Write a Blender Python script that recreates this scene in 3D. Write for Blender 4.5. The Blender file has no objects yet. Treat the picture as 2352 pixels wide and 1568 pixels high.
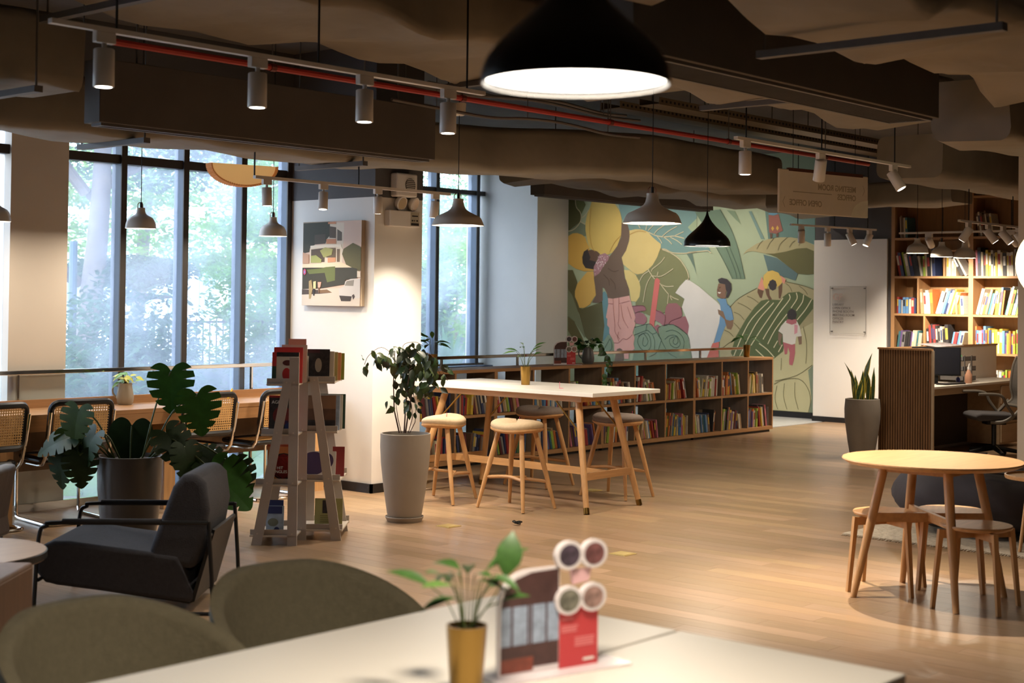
import bpy, bmesh, math, random
from mathutils import Vector, Matrix, Euler
random.seed(7)
sc = bpy.context.scene
C = sc.collection
PI = math.pi
# ---------------------------------------------------------------- camera
CAMH = 1.62
cam_data = bpy.data.cameras.new('camera')
cam = bpy.data.objects.new('camera', cam_data)
C.objects.link(cam)
cam_data.sensor_width = 36.0
cam_data.lens = 3350.04 / 2352 * 36.0
cam_data.shift_y = -(784 - 625.88) / 2352
cam_data.clip_end = 300
cam_data.dof.use_dof = True
cam_data.dof.focus_distance = 12.0
cam_data.dof.aperture_fstop = 3.2
cam.matrix_world = Matrix(((0.658850, -0.021403, -0.751970, 0), (-0.752184, -0.003251, -0.658945, 0), (0.011659, 0.999766, -0.018241, CAMH), (0, 0, 0, 1)))
sc.camera = cam
# ---------------------------------------------------------------- world and colour
world = bpy.data.worlds.new('hazy_sky')
sc.world = world
world.use_nodes = True
bg = world.node_tree.nodes['Background']
bg.inputs['Color'].default_value = (0.78, 0.87, 1.0, 1)
bg.inputs['Strength'].default_value = 6.8
sc.view_settings.view_transform = 'Standard'
sc.view_settings.look = 'None'
sc.view_settings.gamma = 1.0
sc.view_settings.exposure = 0.12
sc.view_settings.use_curve_mapping = False
sc.cycles.max_bounces = 6
sc.cycles.diffuse_bounces = 3
sc.cycles.glossy_bounces = 2
sc.cycles.transmission_bounces = 4
sc.cycles.transparent_max_bounces = 12
sc.cycles.caustics_reflective = False
sc.cycles.caustics_refractive = False
sc.cycles.sample_clamp_indirect = 4.0
sc.cycles.use_adaptive_sampling = True
sc.cycles.adaptive_threshold = 0.03
SPOT_W = 230.0
WARM = (1.0, 0.87, 0.71)
# ---------------------------------------------------------------- helpers
def lin(c):
    c = c / 255.0
    return c / 12.92 if c <= 0.04045 else ((c + 0.055) / 1.055) ** 2.4
def L3(rgb): return (lin(rgb[0]), lin(rgb[1]), lin(rgb[2]), 1.0)
MATS = {}
def mat(name, rgb, rough=0.5, metal=0.0, noise=0.07, scale=6.0, stretch=(1, 1, 1), bump=0.0, emit=0.0,
        trans=0.0, attr=None, spec=0.5, coat=0.0, bscale=None, detail=3.0):
    if name in MATS: return MATS[name]
    m = bpy.data.materials.new(name); m.use_nodes = True
    nt = m.node_tree; N = nt.nodes; K = nt.links
    b = N['Principled BSDF']
    tc = N.new('ShaderNodeTexCoord'); mp = N.new('ShaderNodeMapping')
    K.new(tc.outputs['Object'], mp.inputs['Vector']); mp.inputs['Scale'].default_value = stretch
    nz = N.new('ShaderNodeTexNoise'); nz.inputs['Scale'].default_value = scale; nz.inputs['Detail'].default_value = detail
    K.new(mp.outputs['Vector'], nz.inputs['Vector'])
    ramp = N.new('ShaderNodeMapRange')
    ramp.inputs['From Min'].default_value = 0.3; ramp.inputs['From Max'].default_value = 0.7
    ramp.inputs['To Min'].default_value = 1 - noise; ramp.inputs['To Max'].default_value = 1 + noise
    K.new(nz.outputs['Fac'], ramp.inputs['Value'])
    mul = N.new('ShaderNodeVectorMath'); mul.operation = 'SCALE'
    col = L3(rgb)
    if attr:
        at = N.new('ShaderNodeAttribute'); at.attribute_name = attr
        mx = N.new('ShaderNodeVectorMath'); mx.operation = 'MULTIPLY'
        mx.inputs[0].default_value = col[:3]; K.new(at.outputs['Color'], mx.inputs[1])
        K.new(mx.outputs['Vector'], mul.inputs[0])
    else:
        mul.inputs[0].default_value = col[:3]
    K.new(ramp.outputs['Result'], mul.inputs['Scale'])
    K.new(mul.outputs['Vector'], b.inputs['Base Color'])
    b.inputs['Roughness'].default_value = rough; b.inputs['Metallic'].default_value = metal
    b.inputs['Specular IOR Level'].default_value = spec
    b.inputs['Coat Weight'].default_value = coat
    if trans: b.inputs['Transmission Weight'].default_value = trans
    if emit:
        b.inputs['Emission Color'].default_value = col; b.inputs['Emission Strength'].default_value = emit
        if emit > 3: m.cycles.emission_sampling = 'NONE'
    if bump:
        bp = N.new('ShaderNodeBump'); bp.inputs['Strength'].default_value = bump; bp.inputs['Distance'].default_value = 0.02
        src = nz
        if bscale:
            src = N.new('ShaderNodeTexNoise'); src.inputs['Scale'].default_value = bscale; K.new(mp.outputs['Vector'], src.inputs['Vector'])
        K.new(src.outputs['Fac'], bp.inputs['Height']); K.new(bp.outputs['Normal'], b.inputs['Normal'])
    MATS[name] = m
    return m
def glass_mat(name, tint=(0.93, 0.97, 1.0), veil=0.0, veil_col=(0.7, 0.82, 1.0), gloss=0.06):
    if name in MATS: return MATS[name]
    m = bpy.data.materials.new(name); m.use_nodes = True
    nt = m.node_tree; N = nt.nodes; K = nt.links; N.clear()
    out = N.new('ShaderNodeOutputMaterial'); tr = N.new('ShaderNodeBsdfTransparent'); gl = N.new('ShaderNodeBsdfGlossy')
    tr.inputs['Color'].default_value = (*tint, 1); gl.inputs['Roughness'].default_value = 0.03
    lw = N.new('ShaderNodeLayerWeight'); pw_ = N.new('ShaderNodeMath'); pw_.operation = 'POWER'; pw_.inputs[1].default_value = 5.0; K.new(lw.outputs['Facing'], pw_.inputs[0])
    fr = N.new('ShaderNodeMath'); fr.operation = 'MULTIPLY_ADD'; fr.inputs[1].default_value = .7; fr.inputs[2].default_value = .025; K.new(pw_.outputs[0], fr.inputs[0])
    mx = N.new('ShaderNodeMixShader'); K.new(fr.outputs[0], mx.inputs[0]); K.new(tr.outputs[0], mx.inputs[1]); K.new(gl.outputs[0], mx.inputs[2])
    last = mx
    if veil:
        tl = N.new('ShaderNodeBsdfTranslucent'); tl.inputs['Color'].default_value = (*veil_col, 1)
        nz = N.new('ShaderNodeTexNoise'); nz.inputs['Scale'].default_value = 1.6; nz.inputs['Detail'].default_value = 4
        tc = N.new('ShaderNodeTexCoord'); K.new(tc.outputs['Object'], nz.inputs['Vector'])
        mr = N.new('ShaderNodeMapRange'); mr.inputs['From Min'].default_value = .35; mr.inputs['From Max'].default_value = .7
        mr.inputs['To Min'].default_value = veil * .5; mr.inputs['To Max'].default_value = veil * 1.5
        K.new(nz.outputs['Fac'], mr.inputs['Value'])
        m2 = N.new('ShaderNodeMixShader'); K.new(mr.outputs[0], m2.inputs[0])
        K.new(mx.outputs[0], m2.inputs[1]); K.new(tl.outputs[0], m2.inputs[2]); last = m2
    K.new(last.outputs[0], out.inputs['Surface'])
    MATS[name] = m
    return m
def rotz(a): return Matrix.Rotation(a, 3, 'Z')
def eul(x, y, z): return Euler((x, y, z)).to_matrix()
I3 = Matrix.Identity(3)
class MB:
    def __init__(s): s.v = []; s.f = []; s.xf = None
    def add(s, vs, fs):
        o = len(s.v)
        if s.xf is not None: vs = [s.xf @ Vector(p) for p in vs]
        s.v += [tuple(p) for p in vs]; s.f += [tuple(i + o for i in f) for f in fs]
        return s
    def box(s, x0, x1, y0, y1, z0, z1):
        v = [(x0, y0, z0), (x1, y0, z0), (x1, y1, z0), (x0, y1, z0), (x0, y0, z1), (x1, y0, z1), (x1, y1, z1), (x0, y1, z1)]
        return s.add(v, [(0, 3, 2, 1), (4, 5, 6, 7), (0, 1, 5, 4), (1, 2, 6, 5), (2, 3, 7, 6), (3, 0, 4, 7)])
    def rbox(s, c, size, R=I3):
        hx, hy, hz = size[0] / 2, size[1] / 2, size[2] / 2; c = Vector(c)
        v = [c + R @ Vector((x * hx, y * hy, z * hz)) for z in (-1, 1) for x, y in ((-1, -1), (1, -1), (1, 1), (-1, 1))]
        return s.add(v, [(0, 3, 2, 1), (4, 5, 6, 7), (0, 1, 5, 4), (1, 2, 6, 5), (2, 3, 7, 6), (3, 0, 4, 7)])
    def bar(s, p0, p1, w, h, up=(0, 0, 1)):
        p0 = Vector(p0); p1 = Vector(p1); d = p1 - p0; l = d.length; d.normalize()
        up = Vector(up)
        if abs(d.dot(up)) > .99: up = Vector((1, 0, 0))
        x = d.cross(up).normalized(); z = x.cross(d).normalized()
        R = Matrix((x, d, z)).transposed()
        return s.rbox((p0 + p1) / 2, (w, l, h), R)
    def cyl(s, p0, p1, r0, r1=None, n=12, caps=True):
        return s.tube([p0, p1], [r0, r0 if r1 is None else r1], n, caps)
    def tube(s, pts, r, n=8, caps=True):
        pts = [Vector(p) for p in pts]
        if not isinstance(r, (list, tuple)): r = [r] * len(pts)
        d0 = (pts[1] - pts[0]).normalized()
        ref = Vector((0, 0, 1)) if abs(d0.z) < .9 else Vector((1, 0, 0))
        a = d0.cross(ref).normalized(); V = []; F = []
        for i, p in enumerate(pts):
            if i == 0: d = d0
            elif i == len(pts) - 1: d = (pts[i] - pts[i - 1]).normalized()
            else: d = ((pts[i + 1] - p).normalized() + (p - pts[i - 1]).normalized()).normalized()
            a = (a - d * a.dot(d)).normalized(); b = d.cross(a)
            for k in range(n):
                t = 2 * PI * k / n
                V.append(p + (a * math.cos(t) + b * math.sin(t)) * r[i])
        for i in range(len(pts) - 1):
            for k in range(n):
                k2 = (k + 1) % n
                F.append((i * n + k, i * n + k2, (i + 1) * n + k2, (i + 1) * n + k))
        if caps:
            F.append(tuple(reversed(range(n)))); F.append(tuple((len(pts) - 1) * n + k for k in range(n)))
        return s.add(V, F)
    def lathe(s, prof, n=24, c=(0, 0, 0), cap=True):
        V = []; F = []
        for r, z in prof:
            for k in range(n):
                t = 2 * PI * k / n
                V.append((c[0] + r * math.cos(t), c[1] + r * math.sin(t), c[2] + z))
        for i in range(len(prof) - 1):
            for k in range(n):
                k2 = (k + 1) % n
                F.append((i * n + k, i * n + k2, (i + 1) * n + k2, (i + 1) * n + k))
        if cap:
            if prof[0][0] > 1e-4: F.append(tuple(reversed(range(n))))
            if prof[-1][0] > 1e-4: F.append(tuple((len(prof) - 1) * n + k for k in range(n)))
        return s.add(V, F)
    def prism(s, poly, d, o=(0, 0, 0), ax=(1, 0, 0), ay=(0, 0, 1), az=(0, 1, 0)):
        """poly in (ax, ay), extruded by d along az"""
        o, ax, ay, az = Vector(o), Vector(ax), Vector(ay), Vector(az); n = len(poly)
        a = [o + ax * p[0] + ay * p[1] for p in poly]; b = [q + az * d for q in a]
        F = [tuple(range(n)), tuple(reversed(range(n, 2 * n)))]
        F += [(i, n + i, n + (i + 1) % n, (i + 1) % n) for i in range(n)]
        return s.add(a + b, F)
    def build(s, name, m, parent=None, smooth=False, bevel=0.0, loc=None, ang=40, fix=False, seg=2):
        me = bpy.data.meshes.new(name); me.from_pydata(s.v, [], s.f)
        if fix:
            bm = bmesh.new(); bm.from_mesh(me); bmesh.ops.recalc_face_normals(bm, faces=bm.faces[:]); bm.to_mesh(me); bm.free()
        if smooth:
            me.polygons.foreach_set('use_smooth', [True] * len(me.polygons)); me.set_sharp_from_angle(angle=math.radians(ang))
        if m: me.materials.append(m)
        me.update()
        o = bpy.data.objects.new(name, me); C.objects.link(o)
        if parent: o.parent = parent
        if loc: o.location = loc
        if bevel:
            md = o.modifiers.new('bevel', 'BEVEL'); md.width = bevel; md.segments = seg; md.limit_method = 'ANGLE'; md.angle_limit = math.radians(50)
        return o
def tag(o, label, cat, group=None):
    o['label'] = label; o['category'] = cat
    if group: o['group'] = group
    return o
def thing(name, label, cat, loc=(0, 0, 0), rz=0.0, group=None):
    o = bpy.data.objects.new(name, None); C.objects.link(o); o.empty_display_size = .05
    o.location = loc; o.rotation_euler = (0, 0, rz)
    return tag(o, label, cat, group)
def struct(o, label=None):
    o['kind'] = 'structure'
    if label: o['label'] = label
    return o
def sempty(name, loc=(0, 0, 0)):
    o = bpy.data.objects.new(name, None); C.objects.link(o); o.location = loc; o.empty_display_size = .05
    return struct(o)
def copy_tree(o, parent=None):
    c = o.copy(); C.objects.link(c); c.parent = parent
    for ch in list(o.children): copy_tree(ch, c)
    return c
def light(name, kind, loc, energy, color=WARM, parent=None, target=None, size=.1, angle=60, blend=.5):
    ld = bpy.data.lights.new(name, kind); ld.energy = energy; ld.color = color
    if kind == 'SPOT': ld.spot_size = math.radians(angle); ld.spot_blend = blend; ld.shadow_soft_size = size
    elif kind == 'AREA': ld.shape = 'DISK'; ld.size = size
    else: ld.shadow_soft_size = size
    o = bpy.data.objects.new(name, ld); C.objects.link(o); o.location = loc
    if target is not None:
        d = Vector(target) - Vector(loc); o.rotation_euler = d.to_track_quat('-Z', 'Y').to_euler()
    if parent: o.parent = parent
    return o
def bez(pts, n=8):
    """catmull-rom through points"""
    P = [Vector(p) for p in pts]; P = [P[0] * 2 - P[1]] + P + [P[-1] * 2 - P[-2]]; out = []
    for i in range(1, len(P) - 2):
        for k in range(n):
            t = k / n
            out.append(.5 * ((2 * P[i]) + (P[i + 1] - P[i - 1]) * t + (2 * P[i - 1] - 5 * P[i] + 4 * P[i + 1] - P[i + 2]) * t * t + (3 * P[i] - P[i - 1] - 3 * P[i + 1] + P[i + 2]) * t ** 3))
    out.append(P[-2]); return out
# ---------------------------------------------------------------- materials
white = mat('white_paint', (226, 220, 212), .7, noise=.02, scale=2)
cream_wall = mat('cream_paint', (212, 200, 186), .75, noise=.02, scale=2)
grey_wall = mat('dark_grey_paint', (84, 80, 80), .8, noise=.05, scale=3)
ceil_m = mat('ceiling_grey', (92, 86, 80), .9, noise=.18, scale=1.2, bump=.3, bscale=9)
wrap_m = mat('duct_wrap', (134, 125, 112), .8, noise=.16, scale=2.2, bump=.6, bscale=5)
steel_dark = mat('dark_ductwork', (92, 87, 84), .7, noise=.1, scale=3)
strut_m = mat('strut_grey', (98, 94, 92), .6, noise=.1)
base_m = mat('black_skirting', (24, 22, 22), .5)
oak = mat('oak', (192, 146, 96), .45, noise=.14, scale=3, stretch=(14, 14, 1.2), detail=6)
oak_h = mat('oak_lengthwise', (186, 141, 94), .4, noise=.14, scale=3, stretch=(1.2, 14, 14), detail=6)
oak_y = mat('oak_crosswise', (192, 146, 96), .45, noise=.14, scale=3, stretch=(14, 1.2, 14), detail=6)
shelf_wood = mat('shelf_oak', (172, 128, 84), .5, noise=.13, scale=3, stretch=(1.2, 10, 10), detail=6)
shelf_side = mat('shelf_laminate', (126, 106, 86), .6, noise=.12, scale=3, stretch=(8, 8, .8), detail=6)
blackm = mat('black_metal', (18, 18, 19), .45, .2, noise=.05)
chrome = mat('chrome', (225, 222, 216), .09, 1.0, noise=.02)
brass = mat('brass', (150, 118, 62), .3, 1.0, noise=.06)
gold_tile = mat('brass_plate', (206, 182, 118), .4, .5, noise=.1)
mull_dark = mat('mullion_bronze', (62, 56, 52), .5, .2, noise=.05)
mull_blue = mat('mullion_grey_daylit', (78, 92, 112), .5, .0, noise=.05)  # bluish daylight on the mullion sides is put into this grey
white_metal = mat('white_metal', (222, 216, 210), .4, noise=.02)
lamp_grey = mat('lamp_enamel', (214, 204, 190), .38, noise=.02)
emit_w = mat('lamp_glow', (255, 246, 232), .5, noise=0, emit=9)
emit_s = mat('spot_glow', (255, 244, 226), .5, noise=0, emit=14)
concrete = mat('planter_grey', (150, 138, 124), .6, noise=.05, scale=4)
soil = mat('soil', (38, 28, 22), .95, noise=.4, scale=30, bump=.8)
leaf_dark = mat('leaf_dark', (44, 66, 34), .38, noise=.25, scale=5)
leaf_mid = mat('leaf_green', (66, 104, 40), .4, noise=.25, scale=5)
leaf_lite = mat('leaf_light', (128, 160, 52), .42, noise=.25, scale=6)
stem_m = mat('stem_green', (74, 88, 42), .5, noise=.15)
twig_m = mat('stem_brown', (78, 50, 36), .7, noise=.2)
white_top = mat('white_laminate', (226, 220, 210), .38, noise=.015, scale=2)
paper_m = mat('page_paper', (222, 212, 190), .8, noise=.06, scale=40, stretch=(1, 30, 1))
print_w = mat('print_white', (236, 232, 226), .6, noise=.02)
print_d = mat('print_dark', (34, 30, 34), .6, noise=.1)
pink_m = mat('pink_tag', (226, 66, 120), .55)
# ---------------------------------------------------------------- structure: floor
def plank_mesh(w, l, tone, seedv):
    mb = MB().box(.0006, w - .0006, .0006, l - .0006, -.012, 0)
    me = bpy.data.meshes.new('plank'); me.from_pydata(mb.v, [], mb.f)
    a = me.color_attributes.new('tone', 'FLOAT_COLOR', 'POINT')
    a.data.foreach_set('color', [c for _ in mb.v for c in (*tone, 1)])
    me.materials.append(floor_m); return me
floor_m = mat('oak_floor', (168, 138, 108), .30, noise=.16, scale=3.0, stretch=(22, 1.0, 1), detail=7, attr='tone', spec=.5, bump=.03, bscale=12)
sub_m = mat('floor_joint', (92, 66, 44), .8)
fl = struct(MB().box(-4.2, 18.6, -5.2, 9.95, -.06, -.0125).build('floor', sub_m), 'warm oak plank floor')
tones = []
for i in range(9):
    t = random.uniform(.74, 1.16); tones.append((t, t * random.uniform(.97, 1.01), t * random.uniform(.92, 1.02)))
PW, PL = .13, 1.35
pm = [plank_mesh(PW, PL, t, i) for i, t in enumerate(tones)]
cells = []
for ix in range(int(-4.0 / PW), int(18.4 / PW)):
    off = random.uniform(0, PL)
    y = -5.0 - off
    while y < 9.9:
        cells.append((ix * PW, y, random.randrange(9))); y += PL
vis = []
CA = Vector((.752, .659, 0)); CR = Vector((.659, -.752, 0))
for c in cells:
    p = Vector((c[0] + PW / 2, c[1] + PL / 2, 0)); d = p.dot(CA)
    if d < 5.4 or abs(p.dot(CR)) > d * .40 or c[1] + PL > 9.9: continue
    vis.append((d, c))
vis.sort(key=lambda q: q[0]); near = set(id(c) for _, c in vis[:300])
rest = MB(); rt = []
for c in cells:
    if id(c) in near:
        o = bpy.data.objects.new('plank', pm[c[2]]); C.objects.link(o); o.location = (c[0], c[1], 0); o.parent = fl
    else:
        y1 = min(c[1] + PL, 9.9); y0 = max(c[1], -5.0)
        if y1 - y0 < .02: continue
        rest.box(c[0] + .0006, c[0] + PW - .0006, y0 + .0006, y1 - .0006, -.012, 0); rt += [tones[c[2]]] * 8
ro = rest.build('planks', floor_m, fl); ro['kind'] = 'stuff'
a = ro.data.color_attributes.new('tone', 'FLOAT_COLOR', 'POINT'); a.data.foreach_set('color', [c for t in rt for c in (*t, 1)])
tile_m = mat('pale_floor_tile', (206, 206, 206), .25, noise=.05)
struct(MB().box(8.4, 18.6, 9.95, 16.2, -.06, 0).build('floor_annex', tile_m), 'pale tile floor behind the low bookshelf')
struct(MB().box(-4.2, 8.9, -5.2, 10.2, 3.75, 3.95).box(8.9, 18.8, -5.2, 16.2, 3.75, 3.95).build('ceiling', ceil_m), 'dark exposed concrete ceiling')
# walls out of view
struct(MB().box(-4.2, -4.0, -5.2, 10.1, 0, 3.75).build('wall_back', cream_wall))
struct(MB().box(-4.0, 18.6, -5.2, -5.0, 0, 3.75).build('wall_right', cream_wall))
struct(MB().box(-4.0, .4, 9.95, 10.15, 0, 3.75).build('wall_left', white))
# far wall: mural wall, recess wall behind the white panel, wall behind the bookcase
mural_wall_m = mat('mural_ground', (166, 180, 150), .75, noise=.05, scale=1.5)
struct(MB().box(18.13, 18.4, 10.0, 14.7, 0, 3.75).build('wall_far', mural_wall_m), 'end wall carrying the botanical mural')
pw = struct(MB().box(17.86, 18.4, 8.96, 10.1, 0, 3.75).build('wall_far_recess', grey_wall), 'dark grey end wall above the white panel')
pnl = MB().box(17.83, 17.86, 9.01, 10.1, .07, 2.48).build('wall_panel', white, pw); pnl['label'] = 'white wall panel'
struct(MB().box(18.22, 18.4, -5.0, 8.96, 0, 3.75).build('wall_far_bookcase', mat('brown_wall', (96, 74, 58), .8)))
struct(MB().box(17.82, 17.86, 9.0, 10.11, 0, .07).build('baseboard_panel', base_m))
struct(MB().box(18.11, 18.13, 10.1, 14.7, 0, .08).build('baseboard_mural', base_m))
# pillar between the windows
pl = struct(MB().box(8.36, 8.92, 8.85, 9.99, 0, 2.46).build('wall_pillar', white), 'white pillar beside the windows')
MB().box(8.358, 8.922, 8.848, 9.992, 2.46, 3.75).build('painted_band', grey_wall, pl)
struct(MB().box(8.34, 8.36, 8.83, 9.9, 0, .075).box(8.34, 8.94, 8.83, 8.85, 0, .075).build('baseboard_pillar', base_m))
struct(MB().box(5.66, 6.14, 9.9, 10.5, 0, 3.75).build('wall_column_left', cream_wall), 'cream column left of the windows')
struct(MB().box(17.36, 18.4, 14.7, 16.2, 0, 3.75).build('wall_column_far', white), 'white column beside the far window')
struct(MB().prism([(8.75, 9.99), (8.95, 9.99), (13.7, 15.8), (13.7, 16.0), (13.4, 16.0)], 3.75, ax=(1, 0, 0), ay=(0, 1, 0), az=(0, 0, 1)).build('wall_annex', white, fix=True))
struct(MB().box(13.5, 17.4, 15.75, 16.0, 0, .50).build('wall_sill', white))
struct(MB().box(13.7, 17.36, 15.6, 15.95, .50, .565).build('trim_sill', mull_blue), 'grey sill under the far window')
struct(MB().box(12.6, 13.3, 4.3, 5.114, 0, 3.75).build('wall_column_right', cream_wall), 'beige column at the right edge')
# windows
pane_m = glass_mat('window_glass', veil=.16, veil_col=(.72, .80, 1.0))
def window(name, xs, x0, x1, yf, depth, fw, zb, ztr, ztop, label):
    w = sempty(name, (0, 0, 0)); w['label'] = label
    for x in xs:
        b = MB().box(x - fw / 2, x + fw / 2, yf + .012, yf + depth, zb, ztop).build('mullion', mull_blue, w)
        MB().box(x - fw / 2 - .001, x + fw / 2 + .001, yf, yf + .014, zb, ztop).build('mullion_cap', mull_dark, b)
    edges = [x0] + list(xs) + [x1]
    for a, b in zip(edges[:-1], edges[1:]):
        a2 = a + (fw / 2 if a in xs else 0); b2 = b - (fw / 2 if b in xs else 0)
        if b2 - a2 < .03: continue
        MB().box(a2, b2, yf + .02, yf + depth * .75, ztr - .035, ztr + .035).build('transom', mull_dark, w)
        MB().box(a2, b2, yf + .02, yf + depth * .75, zb, zb + .03).build('bottom_rail', mull_dark, w)
        MB().box(a2, b2, yf + depth * .6, yf + depth * .6 + .008, zb + .03, ztr - .035).build('pane', pane_m, w)
        MB().box(a2, b2, yf + depth * .6, yf + depth * .6 + .008, ztr + .035, ztop).build('pane', pane_m, w)
    return w
window('window_1', [6.64, 7.235, 7.835, 8.335], 6.14, 8.36, 9.905, .135, .05, 0, 2.69, 3.02, 'tall gridded window with grey mullions left of the pillar')
window('window_2', [14.39, 15.32, 16.25, 17.18], 13.7, 17.36, 15.78, .2, .07, .565, 3.31, 3.75, 'far window between pillar and white column')
window('window_3', [.9, 1.5, 2.1, 2.7, 3.3, 3.9, 4.5, 5.1], .4, 5.66, 9.905, .135, .05, 0, 2.69, 3.02, 'window wall left of the cream column')
# ---------------------------------------------------------------- outdoors
def leafmat(name, rgb, tl=.45, noise=.3):
    m = bpy.data.materials.new(name); m.use_nodes = True; nt = m.node_tree; N = nt.nodes; K = nt.links; N.clear()
    out = N.new('ShaderNodeOutputMaterial'); d = N.new('ShaderNodeBsdfDiffuse'); t = N.new('ShaderNodeBsdfTranslucent'); mx = N.new('ShaderNodeMixShader')
    nz = N.new('ShaderNodeTexNoise'); nz.inputs['Scale'].default_value = 2.0
    geo = N.new('ShaderNodeNewGeometry'); K.new(geo.outputs['Position'], nz.inputs['Vector'])
    mr = N.new('ShaderNodeMapRange'); mr.inputs['From Min'].default_value = .3; mr.inputs['From Max'].default_value = .7; mr.inputs['To Min'].default_value = 1 - noise; mr.inputs['To Max'].default_value = 1 + noise
    K.new(nz.outputs['Fac'], mr.inputs['Value'])
    v = N.new('ShaderNodeVectorMath'); v.operation = 'SCALE'; v.inputs[0].default_value = L3(rgb)[:3]; K.new(mr.outputs[0], v.inputs['Scale'])
    K.new(v.outputs[0], d.inputs['Color']); K.new(v.outputs[0], t.inputs['Color'])
    mx.inputs[0].default_value = tl; K.new(d.outputs[0], mx.inputs[1]); K.new(t.outputs[0], mx.inputs[2]); K.new(mx.outputs[0], out.inputs['Surface'])
    return m
LG = [leafmat('garden_leaf_pale', (138, 172, 96)), leafmat('garden_leaf_mid', (100, 140, 70)), leafmat('garden_leaf_blue', (96, 128, 100)), leafmat('garden_leaf_deep', (62, 96, 58))]
bark = mat('bark', (140, 128, 124), .9, noise=.2, scale=6, bump=.4)
ground_m = mat('garden_soil', (120, 118, 104), .95, noise=.25, scale=3)
struct(MB().box(-8, 40, 10.15, 60, -.25, -.12).build('ground_garden', ground_m), 'garden ground outside the windows')
def leaves(mb, c, rad, n, size, flat=.5):
    c = Vector(c)
    for _ in range(n):
        while True:
            p = Vector((random.uniform(-1, 1), random.uniform(-1, 1), random.uniform(-1, 1)))
            if .25 < p.length < 1: break
        q = c + Vector((p.x * rad[0], p.y * rad[1], p.z * rad[2]))
        s = size * random.uniform(.6, 1.3)
        R = eul(random.uniform(-flat, flat) * 1.5, random.uniform(-flat, flat) * 1.5, random.uniform(0, 2 * PI))
        mb.add([q + R @ Vector(v) for v in ((0, -s, 0), (s * .42, 0, s * .1), (0, s, 0), (-s * .42, 0, s * .1))], [(0, 1, 2, 3)])
def tree(name, label, base, top, r, blobs, n, size, m, cat='tree', group=None, branches=()):
    t = thing(name, label, cat, base, 0, group); b = Vector(base)
    if r:
        mid = (Vector(top) - b) * .5 + Vector((random.uniform(-.1, .1), random.uniform(-.1, .1), 0))
        MB().tube(bez([(0, 0, 0), mid, Vector(top) - b], 5), [r * (1 - .055 * i) for i in range(11)], 9).build('trunk', bark, t, True)
    for p0, p1 in branches:
        MB().tube(bez([Vector(p0) - b, (Vector(p0) + Vector(p1)) / 2 - b + Vector((0, 0, .12)), Vector(p1) - b], 4), [r * .4] * 5 + [r * .3, r * .25, r * .2, r * .1], 6).build('branch', bark, t, True)
    mb = MB()
    for c, rad in blobs: leaves(mb, Vector(c) - b, rad, n, size)
    mb.build('foliage', m, t); return t
tree('garden_tree', 'tall tree with forked pale trunk outside the leftmost pane', (9.3, 14.9, -.12), (9.75, 14.95, 4.6), .17,
     [((9.4, 15.2, 4.2), (2.2, 1.4, .8)), ((8.2, 15.4, 3.2), (1.2, 1.0, .5)), ((10.9, 15.6, 3.4), (1.3, 1.2, .5)), ((10.3, 15.2, 1.9), (.9, .7, .2))], 1900, .06, LG[2],
     branches=[((9.55, 14.95, 2.75), (10.7, 15.0, 3.25)), ((9.5, 14.95, 2.8), (8.5, 15.0, 3.6)), ((9.42, 14.95, 1.75), (8.3, 14.6, 2.05)), ((9.38, 14.95, 1.3), (10.6, 14.8, 1.6))])
tree('garden_tree', 'spreading pale green tree behind the second window pane', (17.0, 25.0, -.12), (17.3, 24.8, 5.0), .18,
     [((16.0, 24.2, 4.6), (3.2, 2.0, .9)), ((16.8, 24.4, 2.7), (3.0, 1.8, .55)), ((15.6, 23.8, 3.6), (2.7, 1.4, .4)), ((18.6, 25.0, 5.2), (2.6, 1.6, .8))], 2600, .085, LG[0])
tree('garden_tree', 'feathery tree with layered boughs behind the third pane', (21.4, 26.4, -.12), (21.1, 26.1, 5.0), .16,
     [((20.8, 25.6, 4.4), (2.5, 1.9, .8)), ((21.5, 25.8, 3.2), (2.1, 1.7, .35)), ((19.7, 24.4, 2.3), (2.2, 1.5, .3)), ((22.6, 26.2, 5.1), (2.4, 1.9, .8))], 2400, .085, LG[0])
tree('garden_tree', 'bushy tree beside the pillar end of the window', (17.9, 21.4, -.12), (17.6, 21.1, 3.6), .12,
     [((16.8, 20.2, 3.0), (1.5, 1.3, .55)), ((16.5, 20.0, 1.95), (1.5, 1.1, .35)), ((18.0, 21.4, 3.8), (1.2, 1.1, .5)), ((15.6, 18.8, 1.3), (1.1, .9, .4))], 2200, .065, LG[1])
for x, y, z, r, m, lab in ((8.1, 12.8, .75, .75, 2, 'broad-leaved shrub low in the leftmost pane'), (9.0, 13.6, .9, .7, 3, 'dark shrub below the forked tree'),
                          (10.2, 14.7, 1.0, .75, 2, 'bluish shrub between the first two mullions'), (12.2, 15.6, .9, .7, 1, 'rounded green shrub before the railing, third pane'),
                          (11.6, 13.4, .75, .6, 1, 'leafy shrub close to the pillar window edge')):
    tree('garden_shrub', lab, (x, y, -.12), (x, y, .5), .03, [((x, y, z), (r, r * .8, z + .1)), ((x + .4, y + .2, z * .7), (r * .7, r * .7, z * .7))], 1300, .06, LG[m], 'shrub', 'shrubs outside the left window')
for x, y, z, r, m, lab in ((19.2, 18.4, 1.6, 1.1, 0, 'sunlit shrub behind the far window'), (20.6, 19.4, 2.3, 1.3, 0, 'tall airy shrub behind the far window'), (22.5, 21.6, 3.0, 1.2, 1, 'overhanging crown at the top of the far window'), (18.2, 18.2, 1.0, .7, 2, 'low bluish bush left in the far window')):
    tree('garden_shrub', lab, (x, y, -.12), (x, y, z), .05, [((x, y, z), (r, r * .9, z * .75)), ((x + .5, y + .4, z + .6), (r, r, .6))], 1800, .07, LG[m], 'shrub', 'shrubs outside the far window')
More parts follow.
